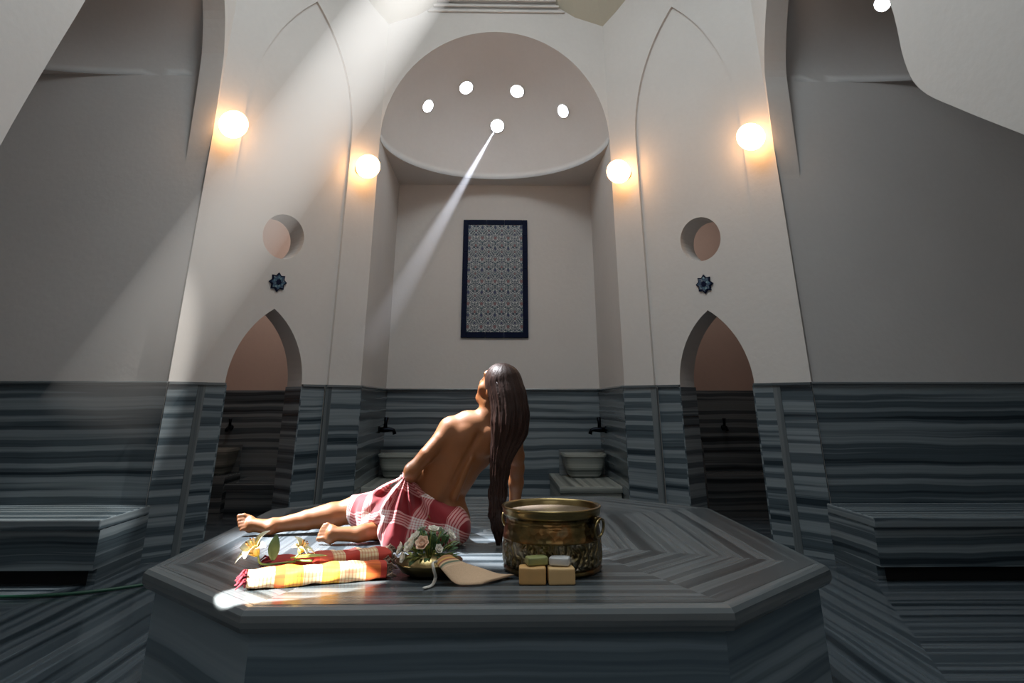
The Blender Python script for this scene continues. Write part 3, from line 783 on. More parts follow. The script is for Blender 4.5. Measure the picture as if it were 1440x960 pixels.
for nm, mt, cnt, kk in (('foliage', 'leaf', 130, 0), ('foliage', 'leaf_yellow', 60, 1)):
    bm = bmesh.new()
    for i in range(cnt):
        a = random.uniform(0, 2*PI); el = random.uniform(-.05, 1.35) if not kk else random.uniform(-.15, .7)
        rr = random.uniform(.03, .085)
        d = Vector((math.cos(a)*math.cos(el), math.sin(a)*math.cos(el), math.sin(el)))
        p = Vector((d.x*rr*1.05, d.y*rr*.85, max(0.004, d.z*rr*.85)+.008))
        leafbm(bm, p, d+Vector((random.uniform(-.5, .5), random.uniform(-.5, .5), random.uniform(-.1, .5))), random.uniform(.02, .042), random.uniform(.004, .009))
    for i in range(14):
        a = random.uniform(0, 2*PI); d = Vector((math.cos(a)*.5, math.sin(a)*.5, 1)).normalized()
        tube([(0, 0, 0), d*.05, d*random.uniform(.085, .115)], .0012, 5, bm)
    f_ = obj(nm, bm, M[mt], bq, True); thick(f_); tag(f_, 'yellow green foliage' if kk else 'dark green foliage', kind='stuff')
def blossom(c, r_, mt, nm='blossom'):
    bm = bmesh.new(); c = Vector(c)
    out = c.normalized()
    q = out.to_track_quat('Z', 'Y').to_matrix()
    for layer, (n_, tilt, sc) in enumerate(((6, .35, 1.), (5, .75, .8), (4, 1.15, .55))):
        for i in range(n_):
            a = 2*PI*i/n_+layer*.5
            d = q @ Vector((math.cos(a)*math.cos(tilt), math.sin(a)*math.cos(tilt), math.sin(tilt)))
            leafbm(bm, c, d, r_*sc, r_*.48*sc, -.25, q @ Vector((0, 0, 1)))
    bmesh.ops.create_icosphere(bm, subdivisions=1, radius=r_*.3, matrix=Matrix.Translation(c+out*r_*.25))
    return thick(obj(nm, bm, M[mt], bq, True), .001)
bq.scale = (1.06, 1.06, 1.1)
for x, y, z, r_, mt in ((-.092, -.03, .040, .020, 'petal_white'), (-.058, -.055, .052, .022, 'petal_white'), (-.045, -.03, .072, .020, 'petal_white'), (-.018, -.062, .058, .024, 'petal_peach'),
                        (.012, -.02, .090, .020, 'petal_white'), (.07, -.02, .076, .019, 'petal_white'), (-.08, -.055, .022, .016, 'petal_white'), (-.03, .02, .085, .018, 'petal_white'), (.03, .04, .08, .018, 'petal_white'), (.035, -.06, .045, .014, 'petal_white')):
    blossom((x, y, z), r_*1.25, mt)

# rolled striped cloths
def band_mat(name, stops, rough=.8, lines=True, k=1.0):
    m, nt, b = new_mat(name); M[name] = m
    uv = N(nt, 'ShaderNodeUVMap'); uv.uv_map = 'UVMap'; sp = N(nt, 'ShaderNodeSeparateXYZ'); nt.links.new(uv.outputs[0], sp.inputs[0])
    r = ramp(nt, stops, 'CONSTANT'); nt.links.new(sp.outputs[0], r.inputs[0])
    # thin darker lines inside the pale bands, and cross bands along the roll
    ln = math_(nt, 'GREATER_THAN', math_(nt, 'SINE', math_(nt, 'MULTIPLY', sp.outputs[0], 2*PI*38)), .55)
    lum = N(nt, 'ShaderNodeRGBToBW'); nt.links.new(r.outputs[0], lum.inputs[0])
    pale = math_(nt, 'GREATER_THAN', lum.outputs[0], .45)
    c = mixc(nt, math_(nt, 'MULTIPLY', math_(nt, 'MULTIPLY', ln, pale), .55), r.outputs[0], (.62, .20, .05))
    cr = math_(nt, 'GREATER_THAN', math_(nt, 'SINE', math_(nt, 'MULTIPLY', sp.outputs[1], 2*PI*9)), .3)
    c = mixc(nt, math_(nt, 'MULTIPLY', cr, .35), c, (.45, .03, .02))
    nt.links.new(c, b.inputs['Base Color']); b.inputs['Roughness'].default_value = rough
    no = N(nt, 'ShaderNodeTexNoise', inp={'Scale': 260, 'Detail': 2}); nt.links.new(uv.outputs[0], no.inputs['Vector']); bump(nt, b, no.outputs[0], .3, .002)
    return m
OR, YE, CR, RE, DR_ = (.80, .17, .03), (.85, .45, .06), (.84, .66, .40), (.55, .05, .03), (.30, .02, .02)
band_mat('cloth_orange', [(0, CR), (.19, OR), (.26, YE), (.39, CR), (.52, YE), (.65, CR), (.84, OR), (.95, RE)])
band_mat('cloth_red', [(0, DR_), (.15, RE), (.38, (.62, .12, .07)), (.5, CR), (.60, RE), (.72, CR), (.88, RE)])
band_mat('cloth_pink', [(0, RE), (.12, (.7, .3, .25)), (.25, CR), (.4, (.68, .22, .18)), (.6, CR), (.75, RE)])
M['fringe_red'] = plain('fringe_red', (.22, .015, .03), .85, var=.4, scale=60); M['fringe_brown'] = plain('fringe_brown', (.26, .17, .12), .85, var=.4, scale=60)
def roll(a, b_, wd, ht, mt, label, lfr, rfr, seed=1):
    a = Vector(a); b_ = Vector(b_); L = (b_-a).length; ang = math.atan2(b_.y-a.y, b_.x-a.x); R_ = random.Random(seed)
    e = empty('rolled_cloth', (a.x, a.y, TOP), label, 'cloth', 'rolled striped bath cloths at the front left of the slab', rz=ang)
    bm = bmesh.new(); uv = bm.loops.layers.uv.new('UVMap'); ns, nc = 40, 40; rings = []
    for i in range(ns+1):
        t = i/ns; ring_ = []
        q = 1-.06*math.sin(t*PI*5+seed)*.5-.10*(abs(2*t-1)**12)
        for j in range(nc):
            u = 2*PI*j/nc; cu, su = math.cos(u), math.sin(u); ex = .55
            y = math.copysign(abs(cu)**ex, cu)*wd/2*q; z = math.copysign(abs(su)**ex, su)*ht/2*q
            z += .0022*math.sin(u*3+t*14+seed)+.0015*math.sin(t*40+u*2); y += .002*math.sin(t*22+u)
            ring_.append(bm.verts.new((t*L, y, max(0, z+ht/2))))
        rings.append(ring_)
    for i, (p, q) in enumerate(zip(rings, rings[1:])):
        for j in range(nc):
            k = (j+1) % nc; f = bm.faces.new((p[j], q[j], q[k], p[k]))
            for l, (uu, vv) in zip(f.loops, ((i, j), (i+1, j), (i+1, j+1), (i, j+1))): l[uv].uv = (uu/ns, vv/nc)
    obj('roll', bm, M[mt], e, True)
    # spiral ends showing the wound layers
    for end, x0, mt2 in (('l', 0, lfr), ('r', L, rfr)):
        bm = bmesh.new(); pts = []
        for i in range(90):
            u = i/90*2*PI*3.5; s_ = 1-i/90*.85
            pts.append((x0+(-.004 if end == 'l' else .004), math.copysign(abs(math.cos(u))**.6, math.cos(u))*wd*.44*s_, ht/2+math.copysign(abs(math.sin(u))**.6, math.sin(u))*ht*.42*s_))
        tube(pts, .0042, 6, bm, flat=1.); obj('wound_edge', bm, M[mt2], e, True)
        bm = bmesh.new(); sg = -1 if end == 'l' else 1
        for i in range(26):
            y = R_.uniform(-.45, .45)*wd; z = R_.uniform(.25, .95)*ht; l_ = R_.uniform(.012, .032)
            p0 = Vector((x0, y, z)); p1 = p0+Vector((sg*l_*.6, R_.uniform(-.008, .008), R_.uniform(-.004, .012))); p2 = p1+Vector((sg*l_*.6, R_.uniform(-.006, .006), -R_.uniform(.004, .02)))
            p2.z = max(.003, p2.z); tube([p0, p1, p2], [.0028, .0035, .0018], 5, bm)
            bmesh.ops.create_icosphere(bm, subdivisions=1, radius=.0045, matrix=Matrix.Translation(p1))
        f_ = obj('fringe', bm, M[mt2], e, True)
    return e
roll((-.835, 2.700), (-.385, 2.845), .10, .054, 'cloth_orange', 'rolled orange and yellow striped cloth, front one, in the bright light', 'fringe_red', 'fringe_brown', 1)
roll((-.80, 2.84), (-.395, 3.005), .10, .066, 'cloth_red', 'rolled dark red striped cloth lying behind the orange one', 'fringe_red', 'fringe_brown', 4)
roll((-.70, 3.00), (-.42, 3.10), .07, .050, 'cloth_pink', 'smaller pale red striped cloth roll nearest the person', 'fringe_brown', 'fringe_brown', 8)

# lilies and leaf
m, nt, b = new_mat('lily_petal'); M['lily'] = m
uv = N(nt, 'ShaderNodeUVMap'); uv.uv_map = 'UVMap'; sp = N(nt, 'ShaderNodeSeparateXYZ'); nt.links.new(uv.outputs[0], sp.inputs[0])
r = ramp(nt, [(0, (.40, .46, .10)), (.2, (.88, .70, .16)), (.6, (.93, .84, .48)), (1, (.95, .92, .78))]); nt.links.new(sp.outputs[0], r.inputs[0]); nt.links.new(r.outputs[0], b.inputs['Base Color']); b.inputs['Roughness'].default_value = .45
M['stamen'] = plain('stamen', (.45, .16, .02), .6)
def petal(base, d, L, wd, nrm, curl):
    bm = bmesh.new(); uv = bm.loops.layers.uv.new('UVMap'); d = Vector(d).normalized(); s_ = d.cross(nrm).normalized(); n_ = s_.cross(d).normalized(); rows = []
    for i in range(13):
        t = i/12; w_ = wd*(math.sin(PI*min(1, (t*.93+.05)))**.75); c0 = Vector(base)+d*(L*(t-.25*curl*t**3))+n_*(-L*.55*curl*t*t*t+L*.18*t)
        rows.append([(bm.verts.new(c0+s_*w_*k+n_*(abs(k)**2)*w_*.35), t) for k in (-1, -.6, -.2, .2, .6, 1)])
    for a, b_ in zip(rows, rows[1:]):
        for k in range(5):
            f = bm.faces.new((a[k][0], a[k+1][0], b_[k+1][0], b_[k][0]))
            for l, tt in zip(f.loops, (a[k][1], a[k+1][1], b_[k+1][1], b_[k][1])): l[uv].uv = (tt, .5)
    return bm
def lily(loc, axis, L, label, stem_to, n_=6):
    e = empty('lily_flower', loc, label, 'flower', 'yellow lilies lying by the rolled cloths')
    axis = Vector(axis).normalized(); q = axis.to_track_quat('Z', 'Y').to_matrix()
    for i in range(n_):
        a = 2*PI*i/n_+.3; sp_ = .62 if i % 2 else .78
        d = q @ Vector((math.cos(a)*math.sin(sp_), math.sin(a)*math.sin(sp_), math.cos(sp_)))
        thick(obj('petal', petal((0, 0, 0), d, L*(1 if i % 2 else .93), L*(.25 if i % 2 else .19), axis, .9), M['lily'], e, True), .0012)
    for i in range(5):
        a = 2*PI*i/5; d = q @ Vector((math.cos(a)*.22, math.sin(a)*.22, 1))
        bm = tube([(0, 0, 0), d*L*.35, d*L*.62], .0008, 5); tube([d*L*.60+q @ Vector((.004, 0, 0)), d*L*.63-q @ Vector((.004, 0, 0))], .0022, 6, bm); obj('stamen', bm, M['stamen'], e, True)
    st = Vector(stem_to)-Vector(loc)
    obj('stem', tube(catmull([(0, 0, 0), -axis*L*.35, st], 6), [.0035]*12+[.0035], 8), M['stemg'], e, True)
    return e
lily((-.825, 2.762, .535), (-.45, -.35, .75), .100, 'large open pale yellow lily at the left end of the rolled cloths', (-.70, 2.80, .51))
lily((-.690, 2.800, .535), (.45, -.15, .8), .070, 'smaller yellow lily seen from the side, right of the green leaf', (-.64, 2.80, .512), 5)
def leaf_obj(base, d, L, wd, mt, label, curl=.2, up=(0, -1, .2)):
    bm = bmesh.new(); rows = []; d = Vector(d).normalized(); s_ = d.cross(Vector(up)).normalized(); n_ = s_.cross(d)
    for i in range(14):
        t = i/13; w_ = wd*math.sin(PI*min(1, t*.95+.05))**.8; c0 = Vector(base)+d*L*t-n_*curl*L*t*t
        rows.append([bm.verts.new(c0+s_*w_*k+n_*(abs(k))*w_*.35) for k in (-1, -.5, 0, .5, 1)])
    for a, b_ in zip(rows, rows[1:]):
        for k in range(4): bm.faces.new((a[k], a[k+1], b_[k+1], b_[k]))
    o = thick(obj('leaf', bm, M[mt], None, True), .0012); tag(o, label, 'leaf'); return o
leaf_obj((-.775, 2.78, .517), (-.02, 0, 1), .08, .021, 'leaf', 'upright dark green leaf standing between the two yellow lilies')
leaf_obj((-.72, 2.80, .520), (1, .33, .02), .13, .011, 'leaf_yellow', 'long yellow green leaf lying along the red rolled cloth', .02, (0, -.3, 1))

# bath mitt leaning on the bowl
m, nt, b = new_mat('mitt_cloth'); M['mitt'] = m
tc_ = N(nt, 'ShaderNodeTexCoord'); no = N(nt, 'ShaderNodeTexNoise', inp={'Scale': 220, 'Detail': 3}); nt.links.new(tc_.outputs['Object'], no.inputs['Vector'])
c = mixc(nt, no.outputs[0], (.54, .37, .23), (.72, .51, .34)); nt.links.new(c, b.inputs['Base Color']); b.inputs['Roughness'].default_value = .9; bump(nt, b, no.outputs[0], .5, .002)
m, nt, b = new_mat('mitt_cuff'); M['cuff'] = m
uv = N(nt, 'ShaderNodeUVMap'); uv.uv_map = 'UVMap'; sp = N(nt, 'ShaderNodeSeparateXYZ'); nt.links.new(uv.outputs[0], sp.inputs[0])
r = ramp(nt, [(0, (.50, .25, .12)), (.25, (.70, .42, .12)), (.4, (.42, .13, .08)), (.55, (.72, .5, .3)), (.7, (.16, .2, .13)), (.88, (.62, .45, .3))], 'CONSTANT')
nt.links.new(sp.outputs[0], r.inputs[0]); nt.links.new(r.outputs[0], b.inputs['Base Color']); b.inputs['Roughness'].default_value = .9
M['cord_white'] = plain('cord_white', (.70, .68, .62), .8)
A, B_, Cc, Dd = Vector((-.193, 2.735, .516)), Vector((-.137, 2.832, .519)), Vector((.102, 2.83, .462)), Vector((-.045, 2.695, .456))
def mitt_pt(u, v, th=0):       # u along from cuff to tip, v across
    p = (A*(1-v)+B_*v)*(1-u)+(Dd*(1-v)+Cc*v)*u
    s_ = 1-.22*max(0, (u-.8)/.2)**2.5        # rounded tip
    mid = (A+B_)/2*(1-u)+(Cc+Dd)/2*u
    p = mid+(p-mid)*s_*(1+.1*math.sin(PI*u))
    p.z += -.020*math.sin(PI*u)*(1)+.004*math.sin(v*PI)+.003*math.sin(u*9+v*4)
    p.z = max(p.z, SH+.004)
    return p+Vector((0, 0, th))
def mitt_part(u0, u1, name, mt):
    nu, nv = 22, 12; bm = bmesh.new(); uv = bm.loops.layers.uv.new('UVMap')
    T_ = [[None]*(nv+1) for _ in range(nu+1)]; Bt = [[None]*(nv+1) for _ in range(nu+1)]
    for i in range(nu+1):
        for j in range(nv+1):
            u = u0+(u1-u0)*i/nu; v = j/nv; e_ = .005*(1-abs(2*v-1)**6)+.0015
            T_[i][j] = bm.verts.new(mitt_pt(u, v, e_)-A); Bt[i][j] = bm.verts.new(mitt_pt(u, v, -.001)-A)
    def face(q, uvs):
        f = bm.faces.new(q)
        for l, w_ in zip(f.loops, uvs): l[uv].uv = w_
    for i in range(nu):
        for j in range(nv):
            w_ = ((i/nu, j/nv), ((i+1)/nu, j/nv), ((i+1)/nu, (j+1)/nv), (i/nu, (j+1)/nv))
            face((T_[i][j], T_[i+1][j], T_[i+1][j+1], T_[i][j+1]), w_); face((Bt[i][j], Bt[i][j+1], Bt[i+1][j+1], Bt[i+1][j]), (w_[0], w_[3], w_[2], w_[1]))
    for i in range(nu):
        for j in (0, nv): face((T_[i][j], T_[i+1][j], Bt[i+1][j], Bt[i][j]), ((i/nu, 0), ((i+1)/nu, 0), ((i+1)/nu, 0), (i/nu, 0)))
    for j in range(nv):
        for i in (0, nu): face((T_[i][j], T_[i][j+1], Bt[i][j+1], Bt[i][j]), ((i/nu, 0),)*4)
    return obj(name, bm, M[mt], mitt, True)
mitt = empty('bath_mitt', A, 'beige woven bath mitt with striped cuff leaning on the brass bowl', 'mitt')
mitt_part(.17, 1, 'mitt', 'mitt'); mitt_part(0, .17, 'cuff', 'cuff')
bm = tube([p-A for p in catmull([A+Vector((.004, 0, .004)), A+Vector((-.008, -.02, .003)), A+Vector((-.002, -.035, -.015)), Vector((-.192, 2.745, .47)), Vector((-.200, 2.70, .4575)), Vector((-.225, 2.665, .4565))], 6)], .006, 8, flat=.5)
obj('loop', bm, M['cord_white'], mitt, True)

# ================================================================== PERSON
m, nt, b = new_mat('skin'); M['skin'] = m
tc_ = N(nt, 'ShaderNodeTexCoord'); n1 = N(nt, 'ShaderNodeTexNoise', inp={'Scale': 7, 'Detail': 4}); n2 = N(nt, 'ShaderNodeTexNoise', inp={'Scale': 160, 'Detail': 2})
for n_ in (n1, n2): nt.links.new(tc_.outputs['Object'], n_.inputs['Vector'])
c = mixc(nt, n1.outputs[0], (.20, .072, .019), (.30, .112, .036)); nt.links.new(c, b.inputs['Base Color'])
b.inputs['Roughness'].default_value = .48; b.inputs['Subsurface Weight'].default_value = .08; b.inputs['Subsurface Radius'].default_value = (.02, .008, .004); b.inputs['Subsurface Scale'].default_value = .5
bump(nt, b, n2.outputs[0], .12, .001)
m, nt, b = new_mat('hair'); M['hair'] = m
tc_ = N(nt, 'ShaderNodeTexCoord'); mp = N(nt, 'ShaderNodeMapping'); mp.inputs['Scale'].default_value = (170, 170, 7); nt.links.new(tc_.outputs['Object'], mp.inputs[0])
n1 = N(nt, 'ShaderNodeTexNoise', inp={'Scale': 1, 'Detail': 3}); nt.links.new(mp.outputs[0], n1.inputs['Vector'])
c = mixc(nt, n1.outputs[0], (.009, .004, .003), (.045, .019, .013)); nt.links.new(c, b.inputs['Base Color'])
b.inputs['Roughness'].default_value = .48; b.inputs['Specular IOR Level'].default_value = .25; bump(nt, b, n1.outputs[0], .6, .003)
person = empty('person', (-.27, 3.46, SH), 'person seen from behind, seated leaning on one arm, long dark hair, red plaid hip cloth', 'person')
PO = np.array([-.27, 3.46, SH])
H_ = .0052
S_ = np.array((.50, .04, .87)); Wd = np.array((-.12, .99, .03))
RT = frame3(S_, Wd)
CH = np.array((.028, 3.462, 1.108))                         # head centre
Fd = np.array((-.72, .50, .46)); Fd /= np.linalg.norm(Fd)
RH = frame3(np.cross(np.cross(Fd, (0, 0, 1)), Fd)+0, Fd)     # rows: side, face dir, up
def hp(f, u, s_=0): return CH+RH[1]*f+RH[2]*u+RH[0]*s_
P_ = []
def add(pr, k=.03, op=1): P_.append((pr, k, op))
# trunk
add(ell((-.28, 3.47, .555), (.148, .118, .105), RT), .02)
add(ell((-.20, 3.43, .535), (.10, .10, .088)), .03)
add(ell((-.345, 3.47, .54), (.105, .105, .09)), .03)
add(ell((-.236, 3.455, .69), (.124, .078, .12), RT), .05)
add(ell((-.190, 3.455, .775), (.136, .080, .12), RT), .04)
add(ell((-.120, 3.468, .855), (.138, .086, .12), RT), .03)
add(cone((-.195, 3.448, .925), (.075, 3.487, .925), .046, .048), .045)
add(ell((-.055, 3.475, .93), (.11, .062, .055), RT), .04)
# shoulder blades, lumbar muscles, spine furrow
add(ell((-.145, 3.405, .862), (.045, .022, .062), RT), .035)
add(ell((-.010, 3.412, .872), (.045, .022, .062), RT), .035)
add(cone((-.235, 3.385, .66), (-.155, 3.392, .80), .016, .014), .03)
add(cone((-.165, 3.380, .65), (-.105, 3.388, .79), .016, .014), .03)
for p0, p1 in (((-.225, 3.366, .60), (-.165, 3.370, .71)), ((-.165, 3.370, .71), (-.120, 3.374, .80)), ((-.120, 3.374, .80), (-.062, 3.392, .90))):
    add(cone(p0, p1, .0085, .008), .018, -1)
add(ell((-.118, 3.548, .845), (.05, .04, .045), RT), .04); add(ell((-.035, 3.555, .855), (.05, .04, .045), RT), .04)
# neck and head
add(cone((-.012, 3.470, .955), (.012, 3.462, 1.055), .044, .043), .035)
add(cone((-.038, 3.474, .95), (-.022, 3.472, 1.045), .032, .030), .03)
add(cone((-.06, 3.468, .945), (-.005, 3.468, .985), .04, .036), .04)
add(cone((.05, 3.478, .945), (.0, 3.468, .985), .04, .036), .04)
add(ell(hp(-.012, .012), (.070, .088, .084), RH), .02)
add(ell(hp(.036, -.040), (.056, .060, .066), RH), .03)
add(ell(hp(.074, -.092), (.022, .022, .020), RH), .022)       # chin
add(cone(hp(-.005, -.075, .045), hp(.055, -.092, .018), .016, .014), .02); add(cone(hp(-.005, -.075, -.045), hp(.055, -.092, -.018), .016, .014), .02)
add(ell(hp(.073, .032), (.045, .018, .022), RH), .02)          # brow
add(cone(hp(.083, .010), hp(.100, -.024), .008, .011), .012)   # nose
add(ell(hp(.092, -.030, .009), (.007, .008, .006), RH), .006); add(ell(hp(.092, -.030, -.009), (.007, .008, .006), RH), .006)
add(ell(hp(.090, -.049), (.020, .009, .0055), RH), .005); add(ell(hp(.088, -.060), (.017, .009, .0065), RH), .005)
for sd in (1, -1):
    add(ell(hp(.085, .005, sd*.030), (.016, .012, .011), RH), .010, -1)
    add(ell(hp(.070, .005, sd*.030), (.013, .013, .012), RH), .004)
    add(ell(hp(.052, -.030, sd*.042), (.022, .022, .020), RH), .02)
    add(ell(hp(-.008, -.015, sd*.072), (.009, .018, .030), RH), .008)
# arms
def limb(pts, rads, k=.02, k2=.014):
    for i in range(len(pts)-1): add(cone(pts[i], pts[i+1], rads[i], rads[i+1]), k if i == 0 else k2)
limb([(-.204, 3.435, .920), (-.240, 3.410, .875), (-.300, 3.375, .815), (-.360, 3.362, .752)], [.046, .041, .035, .031], .03, .005)
limb([(-.360, 3.362, .752), (-.375, 3.46, .705), (-.41, 3.56, .66), (-.425, 3.61, .645)], [.035, .035, .026, .022], .02)
limb([(.075, 3.487, .925), (.105, 3.515, .87), (.118, 3.56, .80), (.122, 3.59, .745)], [.049, .044, .039, .034], .035)
limb([(.122, 3.59, .745), (.120, 3.62, .68), (.114, 3.66, .58), (.112, 3.68, .51)], [.034, .035, .026, .022], .02)
def hand(w, fwd, side, thumb, R=.0, nrm=(0, 0, 1), curl=.25):
    w, fwd, side, nrm = [np.array(x, float) for x in (w, fwd, side, nrm)]
    fwd /= np.linalg.norm(fwd); side /= np.linalg.norm(side)
    for q in (-1.5, -.5, .5, 1.5): add(cone(w+fwd*.008+side*q*.009, w+fwd*.070+side*q*.0155, .013, .0105), .01)
    for q, L in ((-1.5, .052), (-.5, .068), (.5, .072), (1.5, .064)):
        p0 = w+fwd*.070+side*q*.0165; p1 = p0+(fwd+side*q*.09)*L*.42+nrm*.002; p2 = p1+(fwd+side*q*.09)*L*.33-nrm*L*curl*.5; p3 = p2+fwd*L*.25-nrm*L*curl*.6
        for a, b_, r0, r1 in ((p0, p1, .0088, .0082), (p1, p2, .0082, .0075), (p2, p3, .0075, .0065)): add(cone(a, b_, r0, r1), .003)
    t0 = w+fwd*.022+side*thumb*.020; t1 = t0+fwd*.026+side*thumb*.022; t2 = t1+fwd*.028+side*thumb*.008
    add(cone(t0, t1, .013, .0105), .01); add(cone(t1, t2, .0100, .0085), .004)
hand((.113, 3.688, .472), (.25, .95, -.04), (.97, -.25, 0), -1, curl=.05)
add(cone((.112, 3.68, .51), (.113, 3.692, .476), .022, .018), .015)
hand((-.43, 3.625, .645), (-.65, .72, -.12), (.72, .65, 0), 1, nrm=(.1, .1, 1), curl=.35)
# far leg, stretched out
limb([(-.33, 3.53, .56), (-.52, 3.66, .55), (-.685, 3.755, .545)], [.098, .078, .058], .04)
limb([(-.685, 3.755, .545), (-.78, 3.745, .528), (-.90, 3.725, .508), (-1.045, 3.69, .489)], [.054, .052, .042, .030], .02)
add(ell((-.80, 3.735, .520), (.085, .045, .042)), .03)
def foot(ank, heel, ball, toe, up, wide, k=.012):
    ank, heel, ball, toe, up, wide = [np.array(x, float) for x in (ank, heel, ball, toe, up, wide)]
    add(cone(ank, heel, .029, .025), .02); add(cone(heel, ball, .026, .024), .015); add(cone(ank+(ball-ank)*.15, ball, .026, .021), .02)
    wide /= np.linalg.norm(wide)
    add(cone(ball-wide*.020, ball+wide*.020, .019, .017), .012)
    d = toe-ball; L = np.linalg.norm(d); d /= L
    for i, (o, r0, ll) in enumerate(((-.030, .0125, 1.0), (-.012, .0095, .98), (.003, .0088, .9), (.017, .0082, .8), (.030, .0078, .66))):
        p0 = ball+wide*o+d*.006; p1 = p0+d*L*ll*.55+up*.004; p2 = p0+d*L*ll-up*.003
        add(cone(p0, p1, r0, r0*.92), .006); add(cone(p1, p2, r0*.95, r0*.95), .003)
foot((-1.045, 3.69, .489), (-1.055, 3.665, .482), (-1.155, 3.675, .497), (-1.205, 3.665, .508), (0, 0, 1), (0.15, -.55, -.75))
# near leg, folded back with the foot showing
limb([(-.20, 3.46, .545), (-.23, 3.62, .545), (-.27, 3.78, .535)], [.095, .080, .060], .04)
limb([(-.27, 3.78, .52), (-.36, 3.66, .512), (-.47, 3.55, .500), (-.575, 3.478, .492)], [.055, .052, .042, .033], .02)
foot((-.575, 3.478, .492), (-.60, 3.462, .485), (-.715, 3.452, .492), (-.768, 3.462, .502), (0, 0, 1), (-.05, .30, .80))
def body_field(G):
    D = Field(P_)(G)
    return np.maximum(D, (SH+.0015)-G[..., 2])      # rests flat on the stone
V, F_ = surface_nets(body_field, (-1.25, 3.30, .43), (.24, 3.95, 1.24), H_)
body = mesh_np('body', V-PO, F_, M['skin'], person)
sm = body.modifiers.new('smooth', 'SMOOTH'); sm.factor = .5; sm.iterations = 2
# face colours: lips, brows and lashes as small pieces
M['lip'] = plain('lip', (.40, .10, .08), .4); M['brow'] = plain('brow', (.03, .015, .01), .6)
for sd in (1, -1):
    pts = [hp(.088, .030, sd*.014), hp(.091, .035, sd*.028), hp(.080, .032, sd*.045)]
    obj('eyebrow', tube([Vector(p-PO) for p in pts], .0022, 6), M['brow'], person, True)
    pts = [hp(.079, .003, sd*.018), hp(.083, .001, sd*.030), hp(.075, .003, sd*.042)]
    obj('eyelid', tube([Vector(p-PO) for p in pts], .0012, 6), M['brow'], person, True)
obj('lips', tube([Vector(p-PO) for p in (hp(.092, -.054, -.018), hp(.0995, -.053, 0), hp(.092, -.054, .018))], [.002, .0035, .002], 8), M['lip'], person, True)

# hair: cap over the skull, heavy fall behind the shoulder, narrow tail to the stone
Hh = []
def addh(pr, k=.03, op=1): Hh.append((pr, k, op))
addh(ell(hp(-.028, .018), (.084, .088, .092), RH), .02)
addh(ell(hp(.012, .048), (.070, .066, .060), RH), .03)
hc = [((.058, 3.425, 1.13), .080), ((.078, 3.408, 1.06), .081), ((.086, 3.395, .99), .082), ((.082, 3.385, .93), .079), ((.068, 3.378, .88), .060), ((.052, 3.372, .835), .047), ((.040, 3.37, .79), .037), ((.034, 3.37, .74), .034), ((.030, 3.372, .66), .034), ((.026, 3.378, .58), .031), ((.030, 3.385, .52), .022), ((.036, 3.39, .478), .010)]
for (a, ra), (b_, rb) in zip(hc, hc[1:]): addh(cone(a, b_, ra, rb), .03)
addh(ell(hp(.085, -.045), (.075, .075, .085), RH), .012, -1)      # keep the face clear
cpts = np.array([c_[0] for c_ in hc[::-1]]); 
def hair_field(G):
    D = Field(Hh)(G); z = G[..., 2]
    cxh = np.interp(z, cpts[:, 2], cpts[:, 0]); cyh = np.interp(z, cpts[:, 2], cpts[:, 1])
    ang = np.arctan2(G[..., 1]-cyh, G[..., 0]-cxh)
    amp = np.clip((1.2-z)/.25, .15, 1)
    D = D+amp*(.0035*np.sin(ang*17+z*9)+.0022*np.sin(ang*31-z*17+1)+.002*np.sin(ang*7+z*24))
    low = np.clip((.62-z)/.14, 0, 1)                # ragged tip
    D = D+low*(.006+.008*np.sin(ang*9+2))
    # squash front to back below the head
    return np.maximum(D, (SH+.003)-z)
V, F_ = surface_nets(hair_field, (-.12, 3.26, .44), (.22, 3.60, 1.26), .0044)
mesh_np('hair', V-PO, F_, M['hair'], person)
# loose locks over the surface and at the tip
bm = bmesh.new(); R_ = random.Random(3)
for i in range(120):
    a = R_.uniform(-PI, .1); kk = R_.uniform(.86, 1.04); end = R_.choice([6, 9, 10, 11, 11]); st = R_.choice([0, 0, 1, 2, 3])
    pts = []
    for j in range(st, end+1):
        (x, y, z), r_ = hc[j]; rr = r_*kk if j < 10 else r_*kk*1.1
        pts.append((x+math.cos(a+.02*j)*rr-PO[0], y+math.sin(a+.02*j)*rr-PO[1], max(z-(R_.uniform(.0, .03) if j == end else 0), SH+.006)-PO[2]))
    if len(pts) < 2: continue
    pts = catmull(pts, 4); n_ = len(pts); tube(pts, [.0016+.0020*math.sin(PI*q/(n_-1)) for q in range(n_)], 5, bm)
obj('hair_strands', bm, M['hair'], person, True)

# cloth round the hips
m, nt, b = new_mat('plaid_cloth'); M['plaid'] = m
tc_ = N(nt, 'ShaderNodeTexCoord'); nz = N(nt, 'ShaderNodeTexNoise', inp={'Scale': 7, 'Detail': 2}); nt.links.new(tc_.outputs['Object'], nz.inputs['Vector'])
va = N(nt, 'ShaderNodeVectorMath', operation='MULTIPLY_ADD'); va.inputs[1].default_value = (.05, .05, .05); nt.links.new(nz.outputs[1], va.inputs[0]); nt.links.new(tc_.outputs['Object'], va.inputs[2])
def dotp(v):
    d = N(nt, 'ShaderNodeVectorMath', operation='DOT_PRODUCT'); d.inputs[1].default_value = v; nt.links.new(va.outputs[0], d.inputs[0]); return d.outputs['Value']
ca, cb_ = dotp((.92, -.35, -.22)), dotp((.22, .30, .93))
def bands(v, per, ph):
    f = math_(nt, 'FRACT', math_(nt, 'ADD', math_(nt, 'DIVIDE', v, per), ph))
    w_ = math_(nt, 'MULTIPLY', math_(nt, 'LESS_THAN', f, .36), math_(nt, 'ADD', .45, math_(nt, 'MULTIPLY', .55, math_(nt, 'GREATER_THAN', math_(nt, 'SINE', math_(nt, 'MULTIPLY', v, 2*PI/.0105)), -.35))))
    return w_
